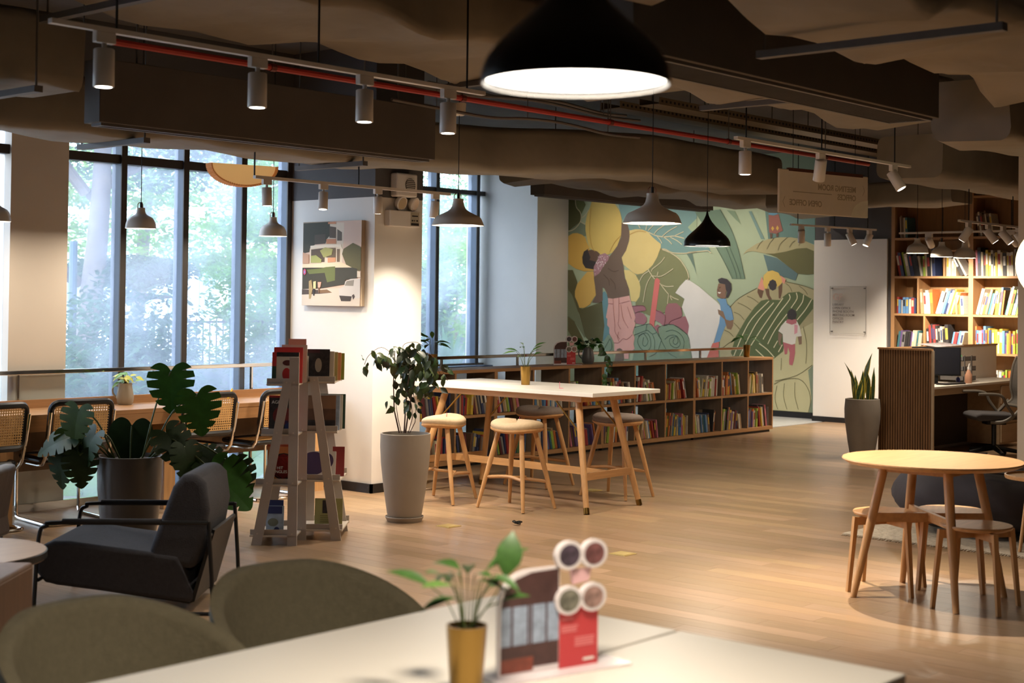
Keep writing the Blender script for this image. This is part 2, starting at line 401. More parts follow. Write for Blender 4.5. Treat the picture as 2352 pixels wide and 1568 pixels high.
# strap leaved clump in the far window
ag = thing('strap_leaf_plant', 'clump of long strap leaves at the far window sill', 'plant', (18.0, 17.2, -.12))
for i in range(26):
    a = random.uniform(0, 2 * PI); l = random.uniform(.7, 1.15); sp = random.uniform(.12, .5); mb = MB(); pts = []
    for k in range(7):
        t = k / 6; pts.append(Vector((math.cos(a) * sp * t * 1.2, math.sin(a) * sp * t * 1.2, .2 + l * t * (1.1 - .25 * t * sp * 2))))
    side = Vector((-math.sin(a), math.cos(a), 0)); V = []; F = []
    for k, p in enumerate(pts):
        w = .045 * math.sin(PI * (.12 + .86 * k / 6)); V += [p - side * w, p + side * w]
        if k: F.append((2 * k - 2, 2 * k - 1, 2 * k + 1, 2 * k))
    mb.add(V, F).build('leaf', LG[2], ag)
# elephant-ear leaves
def big_leaf(parent, c, size, R, m, stem_to=None):
    out = [(0, -.12), (.2, -.34), (.42, -.2), (.5, .1), (.4, .45), (.22, .78), (0, 1.0)]
    mb = MB(); V = []; F = []
    for s in (1, -1):
        for x, y in out: V.append(Vector((s * x, y, .25 * x * x + .12 * math.sin(y * 3))))
    n = len(out)
    for s in (0, n): 
        for k in range(n - 1): F.append((s + k, s + k + 1, s + n - 1) if k < n - 2 else (s, s + k, s + n - 1))
    F = []
    for s in (0, n):
        for k in range(1, n - 2): F.append((s, s + k, s + k + 1))
        F.append((s, s + n - 2, s + n - 1))
    V = [Vector(c) + R @ (p * size) for p in V]
    o = mb.add(V, F).build('leaf', m, parent)
    vb = MB()
    for k in range(5):
        y = .05 + k * .16
        for s in (1, -1): vb.tube([Vector(c) + R @ (Vector((0, y, .012)) * size), Vector(c) + R @ (Vector((s * .33 * (1 - k * .12), y + .17, .012 + .03)) * size)], .004 * size, 4)
    vb.tube([Vector(c) + R @ (Vector((0, -.05, .012)) * size), Vector(c) + R @ (Vector((0, .95, .03)) * size)], .008 * size, 4)
    vb.build('vein', LG[0], o)
    if stem_to: MB().tube(bez([Vector(c), (Vector(c) + Vector(stem_to)) / 2 + Vector((0, 0, .1)), Vector(stem_to)], 4), .012, 6).build('stalk', LG[1], parent)
ee = thing('elephant_ear_plant', 'elephant-ear plant with big pale leaf against the glass', 'plant', (7.3, 11.5, -.12))
def face(dirv, up):
    z = Vector(dirv).normalized(); y = Vector(up); y = (y - z * y.dot(z)).normalized(); return Matrix((y.cross(z), y, z)).transposed()
CF = (-.75, -.66, .1)
big_leaf(ee, (-.25, -.42, .02), .62, face(CF, (.22, -.2, 1)), LG[0], (0, .1, 0))
big_leaf(ee, (-.45, -.05, .15), .5, face((-.6, -.7, .3), (-.4, .3, 1)), LG[2], (0, .1, 0))
big_leaf(ee, (.15, .1, .3), .5, face((-.6, -.7, .4), (.5, .2, .8)), LG[1], (0, .1, 0))
ef = thing('elephant_ear_plant', 'elephant-ear plant low beside the pillar window edge', 'plant', (8.5, 10.75, -.12))
big_leaf(ef, (-.15, -.3, .25), .42, face((-.7, -.5, .5), (.4, -.5, .6)), LG[0], (0, .05, 0))
big_leaf(ef, (.1, -.15, .72), .4, face((-.5, -.4, .9), (.7, -.6, .1)), LG[0], (0, .05, 0))
big_leaf(ef, (-.3, .1, .5), .36, face((-.7, -.6, .4), (-.4, .3, .8)), LG[2], (0, .05, 0))
pole_o = tag(MB().cyl((8.85, 14.15, -.12), (8.85, 14.15, 2.2), .045, n=10).build('sign_post', mat('post_blue', (96, 118, 140), .5)), 'slim blue-grey post in the leftmost pane', 'post')
wall_g = mat('garden_wall', (112, 120, 128), .9, noise=.12, scale=3)
struct(MB().box(9.6, 15.0, 15.5, 15.7, -.12, .72).build('wall_garden', wall_g), 'low grey garden wall outside')
fe = thing('iron_fence', 'black iron fence with upright bars beyond the garden wall', 'fence', (10.6, 16.6, -.12))
for k in range(52): MB().cyl((k * .115, 0, 0), (k * .115, 0, 1.42), .011, n=5).build('bar', blackm, fe)
for z in (.75, 1.36): MB().box(-.05, 6.0, -.015, .015, z, z + .03).build('rail', blackm, fe)
bld_m = mat('far_facade', (236, 240, 246), .8, noise=.04)
bl = thing('white_building', 'bright white building glimpsed between the trees', 'building', (24.0, 34.0, -.12))
MB().box(-3.2, 3.5, 0, 5, 0, 5.2).build('facade', bld_m, bl)
for k in range(6): MB().box(-2.9 + k * 1.05, -2.3 + k * 1.05, -.06, 0, 1.2, 2.6).build('window', mat('far_window', (150, 170, 196), .3), bl)
pv = thing('garden_pavilion', 'dark-roofed garden pavilion beyond the far window', 'pavilion', (24.6, 23.2, -.12))
pvm = mat('pavilion_dark', (92, 98, 112), .8)
MB().box(-1.0, 1.0, -.6, .6, 1.75, 1.95).build('roof', pvm, pv)
for x in (-.8, 0, .8): MB().box(x - .06, x + .06, -.5, -.4, 0, 1.75).build('post', pvm, pv)
MB().box(-.8, .8, -.1, .1, .2, 1.4).build('screen', pvm, pv)
far = MB()
for k in range(26):
    x = -2 + k * 1.7
    leaves(far, (x, 40 - abs(k - 10) * .2, 2.6 + random.uniform(-.6, 2.2)), (1.9, 1.2, 2.4), 700, .16)
hd = far.build('distant_trees', LG[0]); hd['kind'] = 'stuff'; hd['label'] = 'hazy mass of distant trees'; hd['category'] = 'trees'
struct(MB().box(.4, 8.36, 9.9, 10.1, 3.02, 3.75).build('wall_lintel', grey_wall), 'dark band above the left windows')
# ---------------------------------------------------------------- window counter, railing
counter_oak = mat('counter_oak', (164, 120, 78), .4, noise=.14, scale=3, stretch=(1.2, 14, 14), detail=6)
ct = thing('window_counter', 'long oak counter along the window wall with raised back board', 'counter', (3.4, 9.2, 0))
MB().box(0, 4.9, 0, .56, .742, .775).build('top', counter_oak, ct, bevel=.003)
MB().box(0, 4.9, .004, .03, .655, .742).build('apron', counter_oak, ct)
MB().box(0, 4.9, .56, .59, .60, .836).build('back_board', counter_oak, ct)
for x in (.6, 1.9, 3.25, 4.75): MB().box(x - .05, x + .05, .06, .50, 0, .742).build('leg', oak, ct)
MB().box(0.1, 4.8, .44, .46, .33, .742).build('modesty_panel', shelf_side, ct)
rail_glass = glass_mat('balustrade_glass', (.965, .985, .985), veil=.015)
def railing(name, label, x0, x1, y, z1, posts, n):
    r = thing(name, label, 'railing', (x0, y, 0)); L = x1 - x0
    MB().box(0, L, -.02, .02, z1 - .032, z1).build('handrail', chrome, r, bevel=.004)
    e = [L * k / n for k in range(n + 1)]
    for a, b in zip(e[:-1], e[1:]): MB().box(a + .006, b - .006, -.005, .005, .06, z1 - .034).build('pane', rail_glass, r)
    for x in posts: MB().box(x - x0 - .008, x - x0 + .008, -.012, .012, 0, z1 - .03).build('post', chrome, r)
    MB().box(0, L, -.02, .02, 0, .06).build('shoe', chrome, r)
railing('glass_railing', 'chrome-topped glass railing behind the window counter', 3.2, 8.34, 9.862, 1.05, (4.2, 5.72, 7.9), 5)
railing('glass_railing', 'chrome-topped glass railing behind the low bookshelf', 9.2, 16.0, 10.075, 1.045, (10.45, 11.6, 12.75, 13.88, 15.02), 6)
# ---------------------------------------------------------------- cane chairs
cane_m = mat('cane', (214, 168, 104), .6, noise=.1, scale=20)
lacq = mat('black_lacquer', (16, 13, 13), .4, noise=.05)
def rrect(w, h, r, n=6):
    out = []
    for cx, cy, a0 in ((w / 2 - r, h / 2 - r, 0), (-w / 2 + r, h / 2 - r, 90), (-w / 2 + r, -h / 2 + r, 180), (w / 2 - r, -h / 2 + r, 270)):
        for k in range(n + 1):
            a = math.radians(a0 + 90 * k / n); out.append((cx + r * math.cos(a), cy + r * math.sin(a)))
    return out
def lattice(mb, w, h, o, ax, ay, s=.0185, t=.0075):
    o, ax, ay = Vector(o), Vector(ax), Vector(ay); az = ax.cross(ay)
    k = -w / 2
    while k <= w / 2:
        mb.bar(o + ax * k - ay * h / 2, o + ax * k + ay * h / 2, t, .002, az); k += s
    k = -h / 2
    while k <= h / 2:
        mb.bar(o + ay * k - ax * w / 2, o + ay * k + ax * w / 2, t, .0022, az); k += s
def cane_chair(label, loc, rz):
    t = thing('cane_chair', label, 'chair', loc, rz, 'cane chairs along the window counter')
    # local: +y is where the sitter looks
    bd = Vector((0, -.16, 1)).normalized(); bc = Vector((0, -.045, .715)); W, Hh = .45, .30
    ax = Vector((1, 0, 0)); path = rrect(W, Hh, .055)
    fr = [bc + ax * x + bd * y + Vector((0, -.035 * (1 - (2 * x / W) ** 2), 0)) for x, y in path]
    b = MB().tube(fr + [fr[0]], .0235, 8, False).build('back_frame', lacq, t, True)
    c = MB(); lattice(c, W - .05, Hh - .05, bc + Vector((0, -.022, 0)), ax, bd); c.build('cane_back', cane_m, b)
    path = rrect(.45, .42, .06); sc_ = Vector((0, .25, .455))
    fr = [sc_ + Vector((x, y, 0)) for x, y in path]
    s = MB().tube(fr + [fr[0]], .02, 8, False).build('seat_frame', lacq, t, True)
    c = MB(); lattice(c, .40, .37, sc_ + Vector((0, 0, .004)), ax, Vector((0, 1, 0)), .02, .012); c.build('cane_seat', cane_m, s)
    for sx in (-1, 1):
        x = sx * .238
        pts = [(x, -.085, .80), (x, -.045, .62), (x, .0, .47), (x, .04, .428), (x, .10, .42), (x, .40, .42), (x, .45, .41), (x, .468, .37), (x, .468, .06), (x, .455, .02), (x, .41, .012), (x, -.02, .012)]
        MB().tube(pts, .0125, 8).build('tube_leg', chrome, t, True)
    MB().tube([(-.238, -.02, .012), (-.2, -.05, .012), (.2, -.05, .012), (.238, -.02, .012)], .0125, 8).build('floor_bar', chrome, t, True)
    return t
cane_chair('cane-backed chrome chair cut off by the left edge', (5.10, 9.12, 0), .05)
cane_chair('cane-backed chrome chair in front of the cream column', (5.76, 9.12, 0), -.12)
cane_chair('cane-backed chrome chair behind the tall monstera leaves', (6.87, 9.12, 0), -.03)
cane_chair('cane-backed chrome chair half hidden by the grey book rack', (7.60, 9.12, 0), 0)
# ---------------------------------------------------------------- low bookshelf: four units and one top
SY0, SY1 = 9.62, 10.0
UX = [9.015, 10.76, 12.487, 14.235, 15.985]
names4 = ['leftmost low open bookshelf unit, hidden behind the pillar and tree', 'low open bookshelf unit behind the bar table, second from left', 'low open bookshelf unit behind the bar table right end', 'rightmost low open bookshelf unit beside the walkway']
for u in range(4):
    x0, x1 = UX[u], UX[u + 1]; w = x1 - x0
    t = thing('low_bookshelf', names4[u], 'bookshelf', (x0, SY0, 0), 0, 'low bookshelf units in one row')
    MB().box(.001, w - .001, 0, .38, .03, .072).build('bottom', shelf_wood, t)
    MB().box(.03, w - .03, .03, .35, 0, .03).build('plinth', base_m, t)
    for k in range(4):
        xc = w * k / 3; a, b = max(.001, xc - .011), min(w - .001, xc + .011)
        if k == 0: b = .022
        if k == 3: a = w - .022
        p = MB().box(a, b, .004, .38, .072, .90).build('divider', shelf_side, t)
        MB().box(a, b, 0, .004, .072, .90).build('edge_band', shelf_wood, p)
    for k in range(3):
        a, b = w * k / 3 + (.022 if k == 0 else .011), w * (k + 1) / 3 - (.022 if k == 2 else .011)
        p = MB().box(a, b, .004, .36, .465, .492).build('shelf', shelf_side, t)
        MB().box(a, b, 0, .004, .465, .492).build('edge_band', shelf_wood, p)
tag(MB().box(UX[0], UX[4], SY0 - .002, SY1 + .002, .9005, .932).build('shelf_top', shelf_wood, bevel=.002), 'continuous oak top of the low bookshelf row', 'worktop')
# ---------------------------------------------------------------- bar table
bt = thing('bar_table', 'tall white-topped bar table with splayed oak legs', 'table', (9.2, 7.82, 0))
MB().box(-.44, .44, -.975, .985, .88, .912).build('table_top', white_top, bt, bevel=.003)
MB().box(-.36, .36, -.80, -.77, .83, .88).box(-.36, .36, .77, .80, .83, .88).box(-.36, -.33, -.77, .77, .83, .88).box(.33, .36, -.77, .77, .83, .88).build('apron', oak_y, bt)

LT = {(-1, -1): (-.30, -.72), (1, -1): (.13, -.72), (-1, 1): (-.30, .69), (1, 1): (.27, .70)}
LB = {(-1, -1): (-.50, -.975), (1, -1): (.20, -.955), (-1, 1): (-.49, .87), (1, 1): (.24, .78)}
def legp(k, z):
    a, b = Vector((*LT[k], .88)), Vector((*LB[k], 0)); return b + (a - b) * (z / .88)
for k in LB:
    l = MB().tube([legp(k, .88), legp(k, .45), legp(k, 0)], [.03, .027, .022], 12).build('leg', oak, bt, True)
    MB().tube([legp(k, .045), legp(k, .0)], [.0235, .0235], 12).build('foot_cap', brass, l, True)
for sy in (-1, 1): MB().bar(legp((-1, sy), .27), legp((1, sy), .27), .03, .055).build('side_stretcher', oak_h, bt)
MB().bar((legp((-1, -1), .27) + legp((1, -1), .27)) / 2, (legp((-1, 1), .27) + legp((1, 1), .27)) / 2, .03, .055).build('long_stretcher', oak_y, bt)
for sx in (-1, 1):
    for sy in (-1, 1):
        p = legp((sx, sy), .58); MB().cyl(p, (p.x * .95, p.y - sy * .30, .86), .007, n=8).build('brace_rod', brass, bt)
# ---------------------------------------------------------------- bar stools
seat_a = mat('stool_taupe_lit', (178, 154, 122), .85, noise=.06, scale=60, bump=.1)  # taupe fabric of all stools, with the near stools' light put into the colour
seat_b = mat('stool_taupe_shaded', (118, 104, 94), .85, noise=.06, scale=60, bump=.1)  # same fabric, with the shade on the far stools put into the colour
def bean(w, d, n=28):
    out = []
    for k in range(n):
        a = 2 * PI * k / n; x = w / 2 * math.copysign(abs(math.cos(a)) ** .85, math.cos(a)); y = d / 2 * math.copysign(abs(math.sin(a)) ** .8, math.sin(a))
        out.append((x, y))
    return out
def bar_stool(label, loc, rz, m):
    t = thing('bar_stool', label, 'stool', loc, rz, 'bar stools at the tall table')
    pl_ = bean(.44, .32)
    def ring(sc_, z, sag): return [(x * sc_, y * sc_, z + sag * (abs(x) / .22) ** 2) for x, y in pl_]
    n = len(pl_)
    def stack(rs, name, m2, par):
        V = [p for r in rs for p in r]; F = []
        for i in range(len(rs) - 1):
            F += [(i * n + k, i * n + (k + 1) % n, (i + 1) * n + (k + 1) % n, (i + 1) * n + k) for k in range(n)]
        F += [tuple(reversed(range(n))), tuple((len(rs) - 1) * n + k for k in range(n))]
        return MB().add(V, F).build(name, m2, par, True)
    stack([ring(.86, .585, .012), ring(1, .60, .018), ring(1, .612, .02)], 'seat_plate', oak_h, t)
    stack([ring(.97, .612, .02), ring(1.0, .628, .022), ring(.985, .640, .024), ring(.93, .650, .026), ring(.84, .657, .028), ring(.6, .662, .03), ring(.3, .663, .03), ring(.05, .663, .03)], 'cushion', m, t)
    B = [(sx * .235, sy * .19) for sx, sy in ((-1, -1), (1, -1), (1, 1), (-1, 1))]; T = [(x * .5, y * .42) for x, y in B]
    def lp(k, z): return Vector((B[k][0] + (T[k][0] - B[k][0]) * z / .6, B[k][1] + (T[k][1] - B[k][1]) * z / .6, z))
    for k in range(4): MB().tube([lp(k, .60), lp(k, .35), lp(k, 0.004)], [.019, .0205, .013], 10).build('leg', oak, t, True)
    for a, b, z in ((0, 1, .21), (2, 3, .24)):
        p, q = lp(a, z), lp(b, z); mid = (p + q) / 2 * Vector((.92, .6, 1)).x; mid = (p + q) / 2 + Vector((0, -.05 if p.y > 0 else .05, .012))
        MB().tube(bez([p, mid, q], 6), [.008] + [.013] * 11 + [.008], 8).build('foot_rail', oak_h, t, True)
    MB().cyl((0, -lp(0, .22).y * -1 + .04, .235), (0, lp(2, .23).y - .05, .245), .011, n=8).build('cross_rail', oak, t, True)
    return t
bar_stool('taupe bar stool nearest the tall grey planter, toned as lit', (8.47, 8.13, 0), .35, seat_a)
bar_stool('taupe bar stool in front of the white bar table, toned as lit', (8.57, 7.44, 0), PI / 2, seat_a)
bar_stool('taupe bar stool on the far side of the bar table, toned as shaded', (9.78, 8.23, 0), PI / 2 + .03, seat_b)
bar_stool('taupe bar stool at the right end of the bar table, toned as shaded', (9.69, 7.31, 0), PI / 2, seat_b)
for (x, y, z, lab) in ((8.47, 8.10, .652, 'pink tag on the stool cushion by the planter'), (8.60, 7.44, .652, 'pink tag on the front stool cushion'), (9.86, 8.10, .650, 'pink tag on the far-side stool'), (9.80, 7.24, .650, 'pink tag on the right-hand stool'), (9.05, 7.41, .912, 'pink tag standing on the white bar table')):
    o = MB().rbox((0, 0, .026), (.016, .002, .052), eul(0, .15, .6)).rbox((.006, -.012, .001), (.02, .03, .002)).build('paper_tag', pink_m, loc=(x, y, z)); tag(o, lab, 'tag')
# ---------------------------------------------------------------- brass floor plates and the cap on the floor
for x, y, lab in ((7.55, 7.19, 'brass floor plate beside the tall planter'), (7.52, 5.62, 'brass floor plate alone on the open floor'), (9.83, 7.68, 'brass floor plate under the bar table')):
    t = thing('floor_plate', lab, 'floor outlet', (x, y, 0), 0, 'brass floor plates')
    MB().box(-.065, .065, -.065, .065, 0, .004).build('frame', gold_tile, t, bevel=.001); MB().box(-.055, .055, -.055, .055, .004, .0065).build('lid', gold_tile, t)
g = MB()
for k in range(7):
    g.rbox((random.uniform(-.02, .02), random.uniform(-.015, .015), .012 + .003 * k % .012), (.034, .022, .012), eul(random.uniform(-.5, .5), random.uniform(-.5, .5), random.uniform(0, 3)))
tag(g.build('crumpled_wrapper', mat('dark_foil', (40, 42, 42), .3, .4), loc=(7.935, 6.87, .004), bevel=.003), 'small crumpled dark wrapper on the floor', 'litter')
# ---------------------------------------------------------------- round table with three stools
rt_ = thing('round_table', 'round oak table with splayed legs', 'table', (7.66, 3.59, 0))
MB().lathe([(.40, .728), (.46, .733), (.487, .748), (.49, .754), (.487, .76), (0.0001, .76)], 64).build('table_top', oak_h, rt_, True)
rb = [(-.335, .30), (-.345, -.30), (.255, -.31), (.26, .30)]; rtp = [(x * .60, y * .62) for x, y in rb]
def rl(k, z): return Vector((rb[k][0] + (rtp[k][0] - rb[k][0]) * z / .73, rb[k][1] + (rtp[k][1] - rb[k][1]) * z / .73, z))
for k in range(4): MB().tube([rl(k, .735), rl(k, .4), rl(k, 0)], [.026, .025, .017], 12).build('leg', oak, rt_, True)
for a, b, z in ((0, 2, .44), (1, 3, .445)): MB().bar(rl(a, z), rl(b, z), .024, .05).build('cross_rail', oak_h, rt_)
for a, b in ((0, 1), (1, 2), (2, 3), (3, 0)): MB().bar(rl(a, .71), rl(b, .71), .02, .036).build('top_rail', oak_h, rt_)
def low_stool(label, loc, rz):
    t = thing('low_stool', label, 'stool', loc, rz, 'stools under the round table')
    MB().lathe([(.165, .418), (.185, .425), (.19, .435), (.187, .443), (.0001, .443)], 32).build('seat', oak_h, t, True)
    P4 = [(-.175, -.175), (.175, -.175), (.175, .175), (-.175, .175)]
    for x, y in P4: MB().tube([(x * .82, y * .82, .418), (x, y, 0)], [.019, .015], 4).build('leg', oak, t)
    MB().bar((-.14, -.14, .395), (.14, .14, .395), .022, .044).build('seat_rail', oak_h, t); MB().bar((.14, -.14, .394), (-.14, .14, .394), .022, .044).build('seat_rail', oak_h, t)
low_stool('low oak stool at the left of the round table', (7.66, 3.86, 0), .25)
low_stool('low oak stool at the right front under the round table', (7.56, 3.29, 0), .1)
low_stool('low oak stool at the back of the round table', (8.0, 3.63, 0), .4)
# beanbag, rug, side table
bean_m = mat('beanbag_fabric', (50, 46, 52), .8, noise=.12, scale=6, bump=.3)
bb = MB(); NU, NV = 36, 18; V = []; F = []
for j in range(NV + 1):
    ph = -PI / 2 + PI * j / NV
    for i in range(NU):
        th = 2 * PI * i / NU; r = math.cos(ph) ** .6 if math.cos(ph) > 0 else 0
        z = math.sin(ph); z = .24 + .24 * z if z > 0 else .24 + .22 * z
        wob = 1 + .05 * math.sin(3 * th + 1) + .03 * math.sin(7 * th + 4 * ph)
        V.append((.72 * r * wob * math.cos(th), .60 * r * wob * math.sin(th), max(.004, z * (1 + .12 * math.cos(th - 2)) + .012 * math.sin(9 * th))))
for j in range(NV):
    for i in range(NU): F.append((j * NU + i, j * NU + (i + 1) % NU, (j + 1) * NU + (i + 1) % NU, (j + 1) * NU + i))
bbo = thing('beanbag', 'large dark beanbag behind the round table', 'beanbag', (10.16, 4.34, .012))
bb.add(V, F).build('body', bean_m, bbo, True, ang=180)
MB().tube([(.72 * math.cos(a) * .74, .6 * math.sin(a) * .74, .462 + .045 * math.cos(a - 2)) for a in [2 * PI * k / 24 for k in range(25)]], .006, 5, False).build('seam', bean_m, bbo, True)
rug_m = mat('rug_cream', (186, 172, 152), .95, noise=.15, scale=30, bump=.6)
rg = thing('rug', 'cream rug with fringe under the beanbag', 'rug', (10.1, 4.15, 0))
MB().box(-.85, .95, -1.2, .85, 0, .01).build('pile', rug_m, rg)
fr = MB()
for k in range(120):
    x = -.85; y = -1.2 + k * 2.05 / 120
    fr.bar((x, y, .004), (x - .05, y + random.uniform(-.008, .008), .003), .005, .004)
fo = fr.build('fringe', rug_m, rg); fo['kind'] = 'stuff'
st = thing('side_table', 'small round wooden side table at the right edge', 'table', (9.53, 3.70, 0))
MB().lathe([(.19, .475), (.23, .48), (.235, .49), (.235, .505), (.225, .507), (.222, .495), (.0001, .495)], 40).build('tray_top', oak_h, st, True)
for k in range(3):
    a = k * 2 * PI / 3 + .5; MB().cyl((.1 * math.cos(a), .1 * math.sin(a), .48), (.17 * math.cos(a), .17 * math.sin(a), 0), .014, .011).build('leg', oak, st, True)
o = MB().lathe([(.03, 0), (.05, .01), (.055, .04), (.04, .065), (.0001, .07)], 20, (9.50, 3.66, .4955)).build('wooden_bowl', mat('amber_wood', (190, 126, 60), .4)); tag(o, 'amber wooden bowl on the small side table', 'bowl')
# ---------------------------------------------------------------- foreground white tables
for y0, y1, lab in ((2.245, 2.90, 'white table top in the left foreground'), (1.585, 2.235, 'white table top in the right foreground')):
    t = thing('white_table', lab, 'table', (2.55, (y0 + y1) / 2, 0), 0, 'foreground white tables'); hy = (y1 - y0) / 2
    MB().box(-.72, .70, -hy, hy, .712, .74).build('table_top', white_top, t, bevel=.004)
    MB().box(-.62, .60, -hy + .08, hy - .08, .67, .712).build('apron', white_metal, t)
    for sx in (-.60, .58):
        for sy in (-1, 1): MB().cyl((sx, sy * (hy - .1), 0), (sx, sy * (hy - .1), .70), .022).build('leg', white_metal, t, True)
# upholstered tub chairs
tub_m = mat('olive_grey_fabric', (124, 116, 94), .9, noise=.08, scale=50, bump=.15, bscale=120)
def tub_chair(label, loc, rz):
    t = thing('tub_chair', label, 'chair', loc, rz, 'upholstered tub chairs at the white tables')
    NA, NZ = 40, 10
    def shell(thick, name):
        V = []; F = []
        rows = []
        for i in range(NA + 1):
            a = math.radians(-118 + 236 * i / NA); c = math.cos(a)   # a = 0 at the back (+y)
            top = .735 * (1 - .0) if abs(a) < .5 else .735
            f = min(1, max(0, (abs(a) - .35) / 1.7)); top = .74 - .23 * f ** 1.5
            prof = []
            for j in range(NZ + 1):
                u = j / NZ; z = .40 + (top - .40) * u
                r = .235 + .085 * u ** .8
                prof.append(Vector((r * math.sin(a) * 1.04, r * math.cos(a), z)))
            for j in range(NZ + 1):
                u = 1 - j / NZ; z = .36 + (top - .36) * u; r = .245 + .085 * max(u, 0) ** .8 + thick * (1 if j > 0 else .75)
                prof.append(Vector((r * math.sin(a) * 1.04, r * math.cos(a), z + (.004 if j == 0 else 0))))
            rows.append(prof)
        n = len(rows[0]); V = [p for r in rows for p in r]
        for i in range(NA):
            for j in range(n - 1): F.append((i * n + j, i * n + j + 1, (i + 1) * n + j + 1, (i + 1) * n + j))
            F.append((i * n + n - 1, i * n, (i + 1) * n, (i + 1) * n + n - 1))
        F.append(tuple(range(n))); F.append(tuple(NA * n + j for j in reversed(range(n))))
        return MB().add(V, F).build(name, tub_m, t, True, ang=80, fix=True)
    shell(.035, 'back_shell')
    MB().lathe([(.0001, .37), (.22, .37), (.245, .39), (.25, .42), (.235, .45), (.15, .462), (.0001, .462)], 32).build('seat_cushion', tub_m, t, True)
    for k in range(4):
        a = PI / 4 + k * PI / 2; MB().cyl((.15 * math.cos(a), .15 * math.sin(a), .37), (.24 * math.cos(a), .24 * math.sin(a), 0), .016, .011).build('leg', oak, t, True)
tub_chair('olive grey tub chair at the middle of the white table edge', (3.07, 3.43, 0), -.12)
tub_chair('olive grey tub chair in the bottom left corner', (2.33, 3.37, 0), .05)
# ---------------------------------------------------------------- lounge area: armchair, coffee table, side block, leather chair
arm_f = mat('armchair_wool', (54, 53, 58), .95, noise=.1, scale=50, bump=.2, bscale=150)
ac = thing('armchair', 'charcoal lounge armchair with black metal frame', 'armchair', (4.55, 6.60, 0), math.atan2(.659, .752))
# local: x across (towards far side), y = sitter's forward (image left)
def side_profile(mb, poly, x0, x1): mb.prism([(p[0], p[1]) for p in poly], x1 - x0, o=(x0, 0, 0), ax=(0, 1, 0), ay=(0, 0, 1), az=(1, 0, 0))
m1 = MB(); side_profile(m1, [(.40, .15), (.445, .20), (.45, .28), (.42, .335), (.36, .36), (.28, .36), (-.28, .29), (-.36, .07), (-.34, .055), (.34, .135)], -.31, .31); m1.build('seat_cushion', arm_f, ac, True, bevel=.035, fix=True, seg=4)
m2 = MB(); side_profile(m2, [(-.16, .24), (-.12, .30), (-.24, .64), (-.29, .70), (-.36, .71), (-.41, .66), (-.43, .52), (-.40, .34), (-.36, .22)], -.30, .30); m2.build('back_cushion', arm_f, ac, True, bevel=.04, fix=True, seg=4)
m3 = MB(); side_profile(m3, [(.40, .145), (-.33, .045), (-.36, .055), (-.46, .42), (-.445, .425), (-.345, .075), (.40, .16)], -.28, .28); m3.build('shell', blackm, ac, fix=True)
for sx in (-.35, .35):
    MB().tube(bez([(sx, .44, 0), (sx, .42, .38), (sx, .38, .445), (sx, .30, .462), (sx, -.44, .468)], 5), .011, 8).build('arm_frame', blackm, ac, True)
    MB().tube([(sx, -.44, .474), (sx, -.46, .2), (sx, -.47, .008)], .011, 8).build('rear_leg', blackm, ac, True)
    MB().cyl((sx, .44, .008), (sx, -.47, .008), .01, n=8).build('floor_rail', blackm, ac, True)
    MB().cyl((sx, .30, .466), (sx, -.20, .470), .016, n=10).build('arm_pad', mat('arm_wrap', (30, 28, 30), .8), ac, True)
MB().cyl((-.35, -.44, .40), (.35, -.44, .40), .01, n=8).build('cross_bar', blackm, ac, True); MB().cyl((-.35, .42, .17), (.35, .42, .17), .01, n=8).build('cross_bar', blackm, ac, True)
cf = thing('coffee_table', 'round coffee table with dark edge at the left edge', 'table', (3.33, 6.25, 0))
MB().lathe([(.37, .405), (.40, .415), (.40, .445), (.395, .4475)], 56).build('rim', blackm, cf, True); MB().lathe([(.0001, .41), (.394, .41), (.394, .449), (.0001, .449)], 56).build('table_top', mat('walnut_top', (150, 118, 88), .35, noise=.12, scale=3, stretch=(1, 12, 1)), cf, True)
for k in range(3):
    a = k * 2 * PI / 3; MB().cyl((.2 * math.cos(a), .2 * math.sin(a), .41), (.3 * math.cos(a), .3 * math.sin(a), 0), .016, .012).build('leg', blackm, cf, True)
nb = thing('plywood_stool', 'brown plywood stool with curved side panel at the left edge', 'stool', (3.05, 5.28, 0), math.atan2(.659, .752) - PI / 2)
walnut = mat('walnut_panel', (120, 84, 56), .5, noise=.15, scale=3, stretch=(10, 10, 1))
MB().box(-.40, .02, -.2, .2, .50, .525).build('seat', walnut, nb, bevel=.01); MB().box(.0, .022, -.2, .2, 0, .512).build('side_panel', walnut, nb, bevel=.008); MB().box(-.40, -.378, -.2, .2, 0, .50).build('side_panel', walnut, nb)
lc = thing('leather_chair', 'dark brown leather chair cut off by the left edge', 'chair', (3.95, 7.60, 0), math.atan2(.659, .752))
lea = mat('brown_leather', (54, 36, 29), .45, noise=.15, scale=12, bump=.15)
m1 = MB(); side_profile(m1, [(-.30, .26), (.28, .30), (.30, .42), (-.28, .40)], -.3, .3); m1.build('seat', lea, lc, True, bevel=.03, fix=True, seg=3)
m1 = MB(); side_profile(m1, [(-.28, .34), (-.19, .36), (-.24, .66), (-.33, .66)], -.3, .3); m1.build('backrest', lea, lc, True, bevel=.03, fix=True, seg=3)
for sx in (-.26, .26):
    for y in (-.26, .26): MB().cyl((sx, y, 0), (sx, y * .95, .28), .014).build('leg', blackm, lc, True)
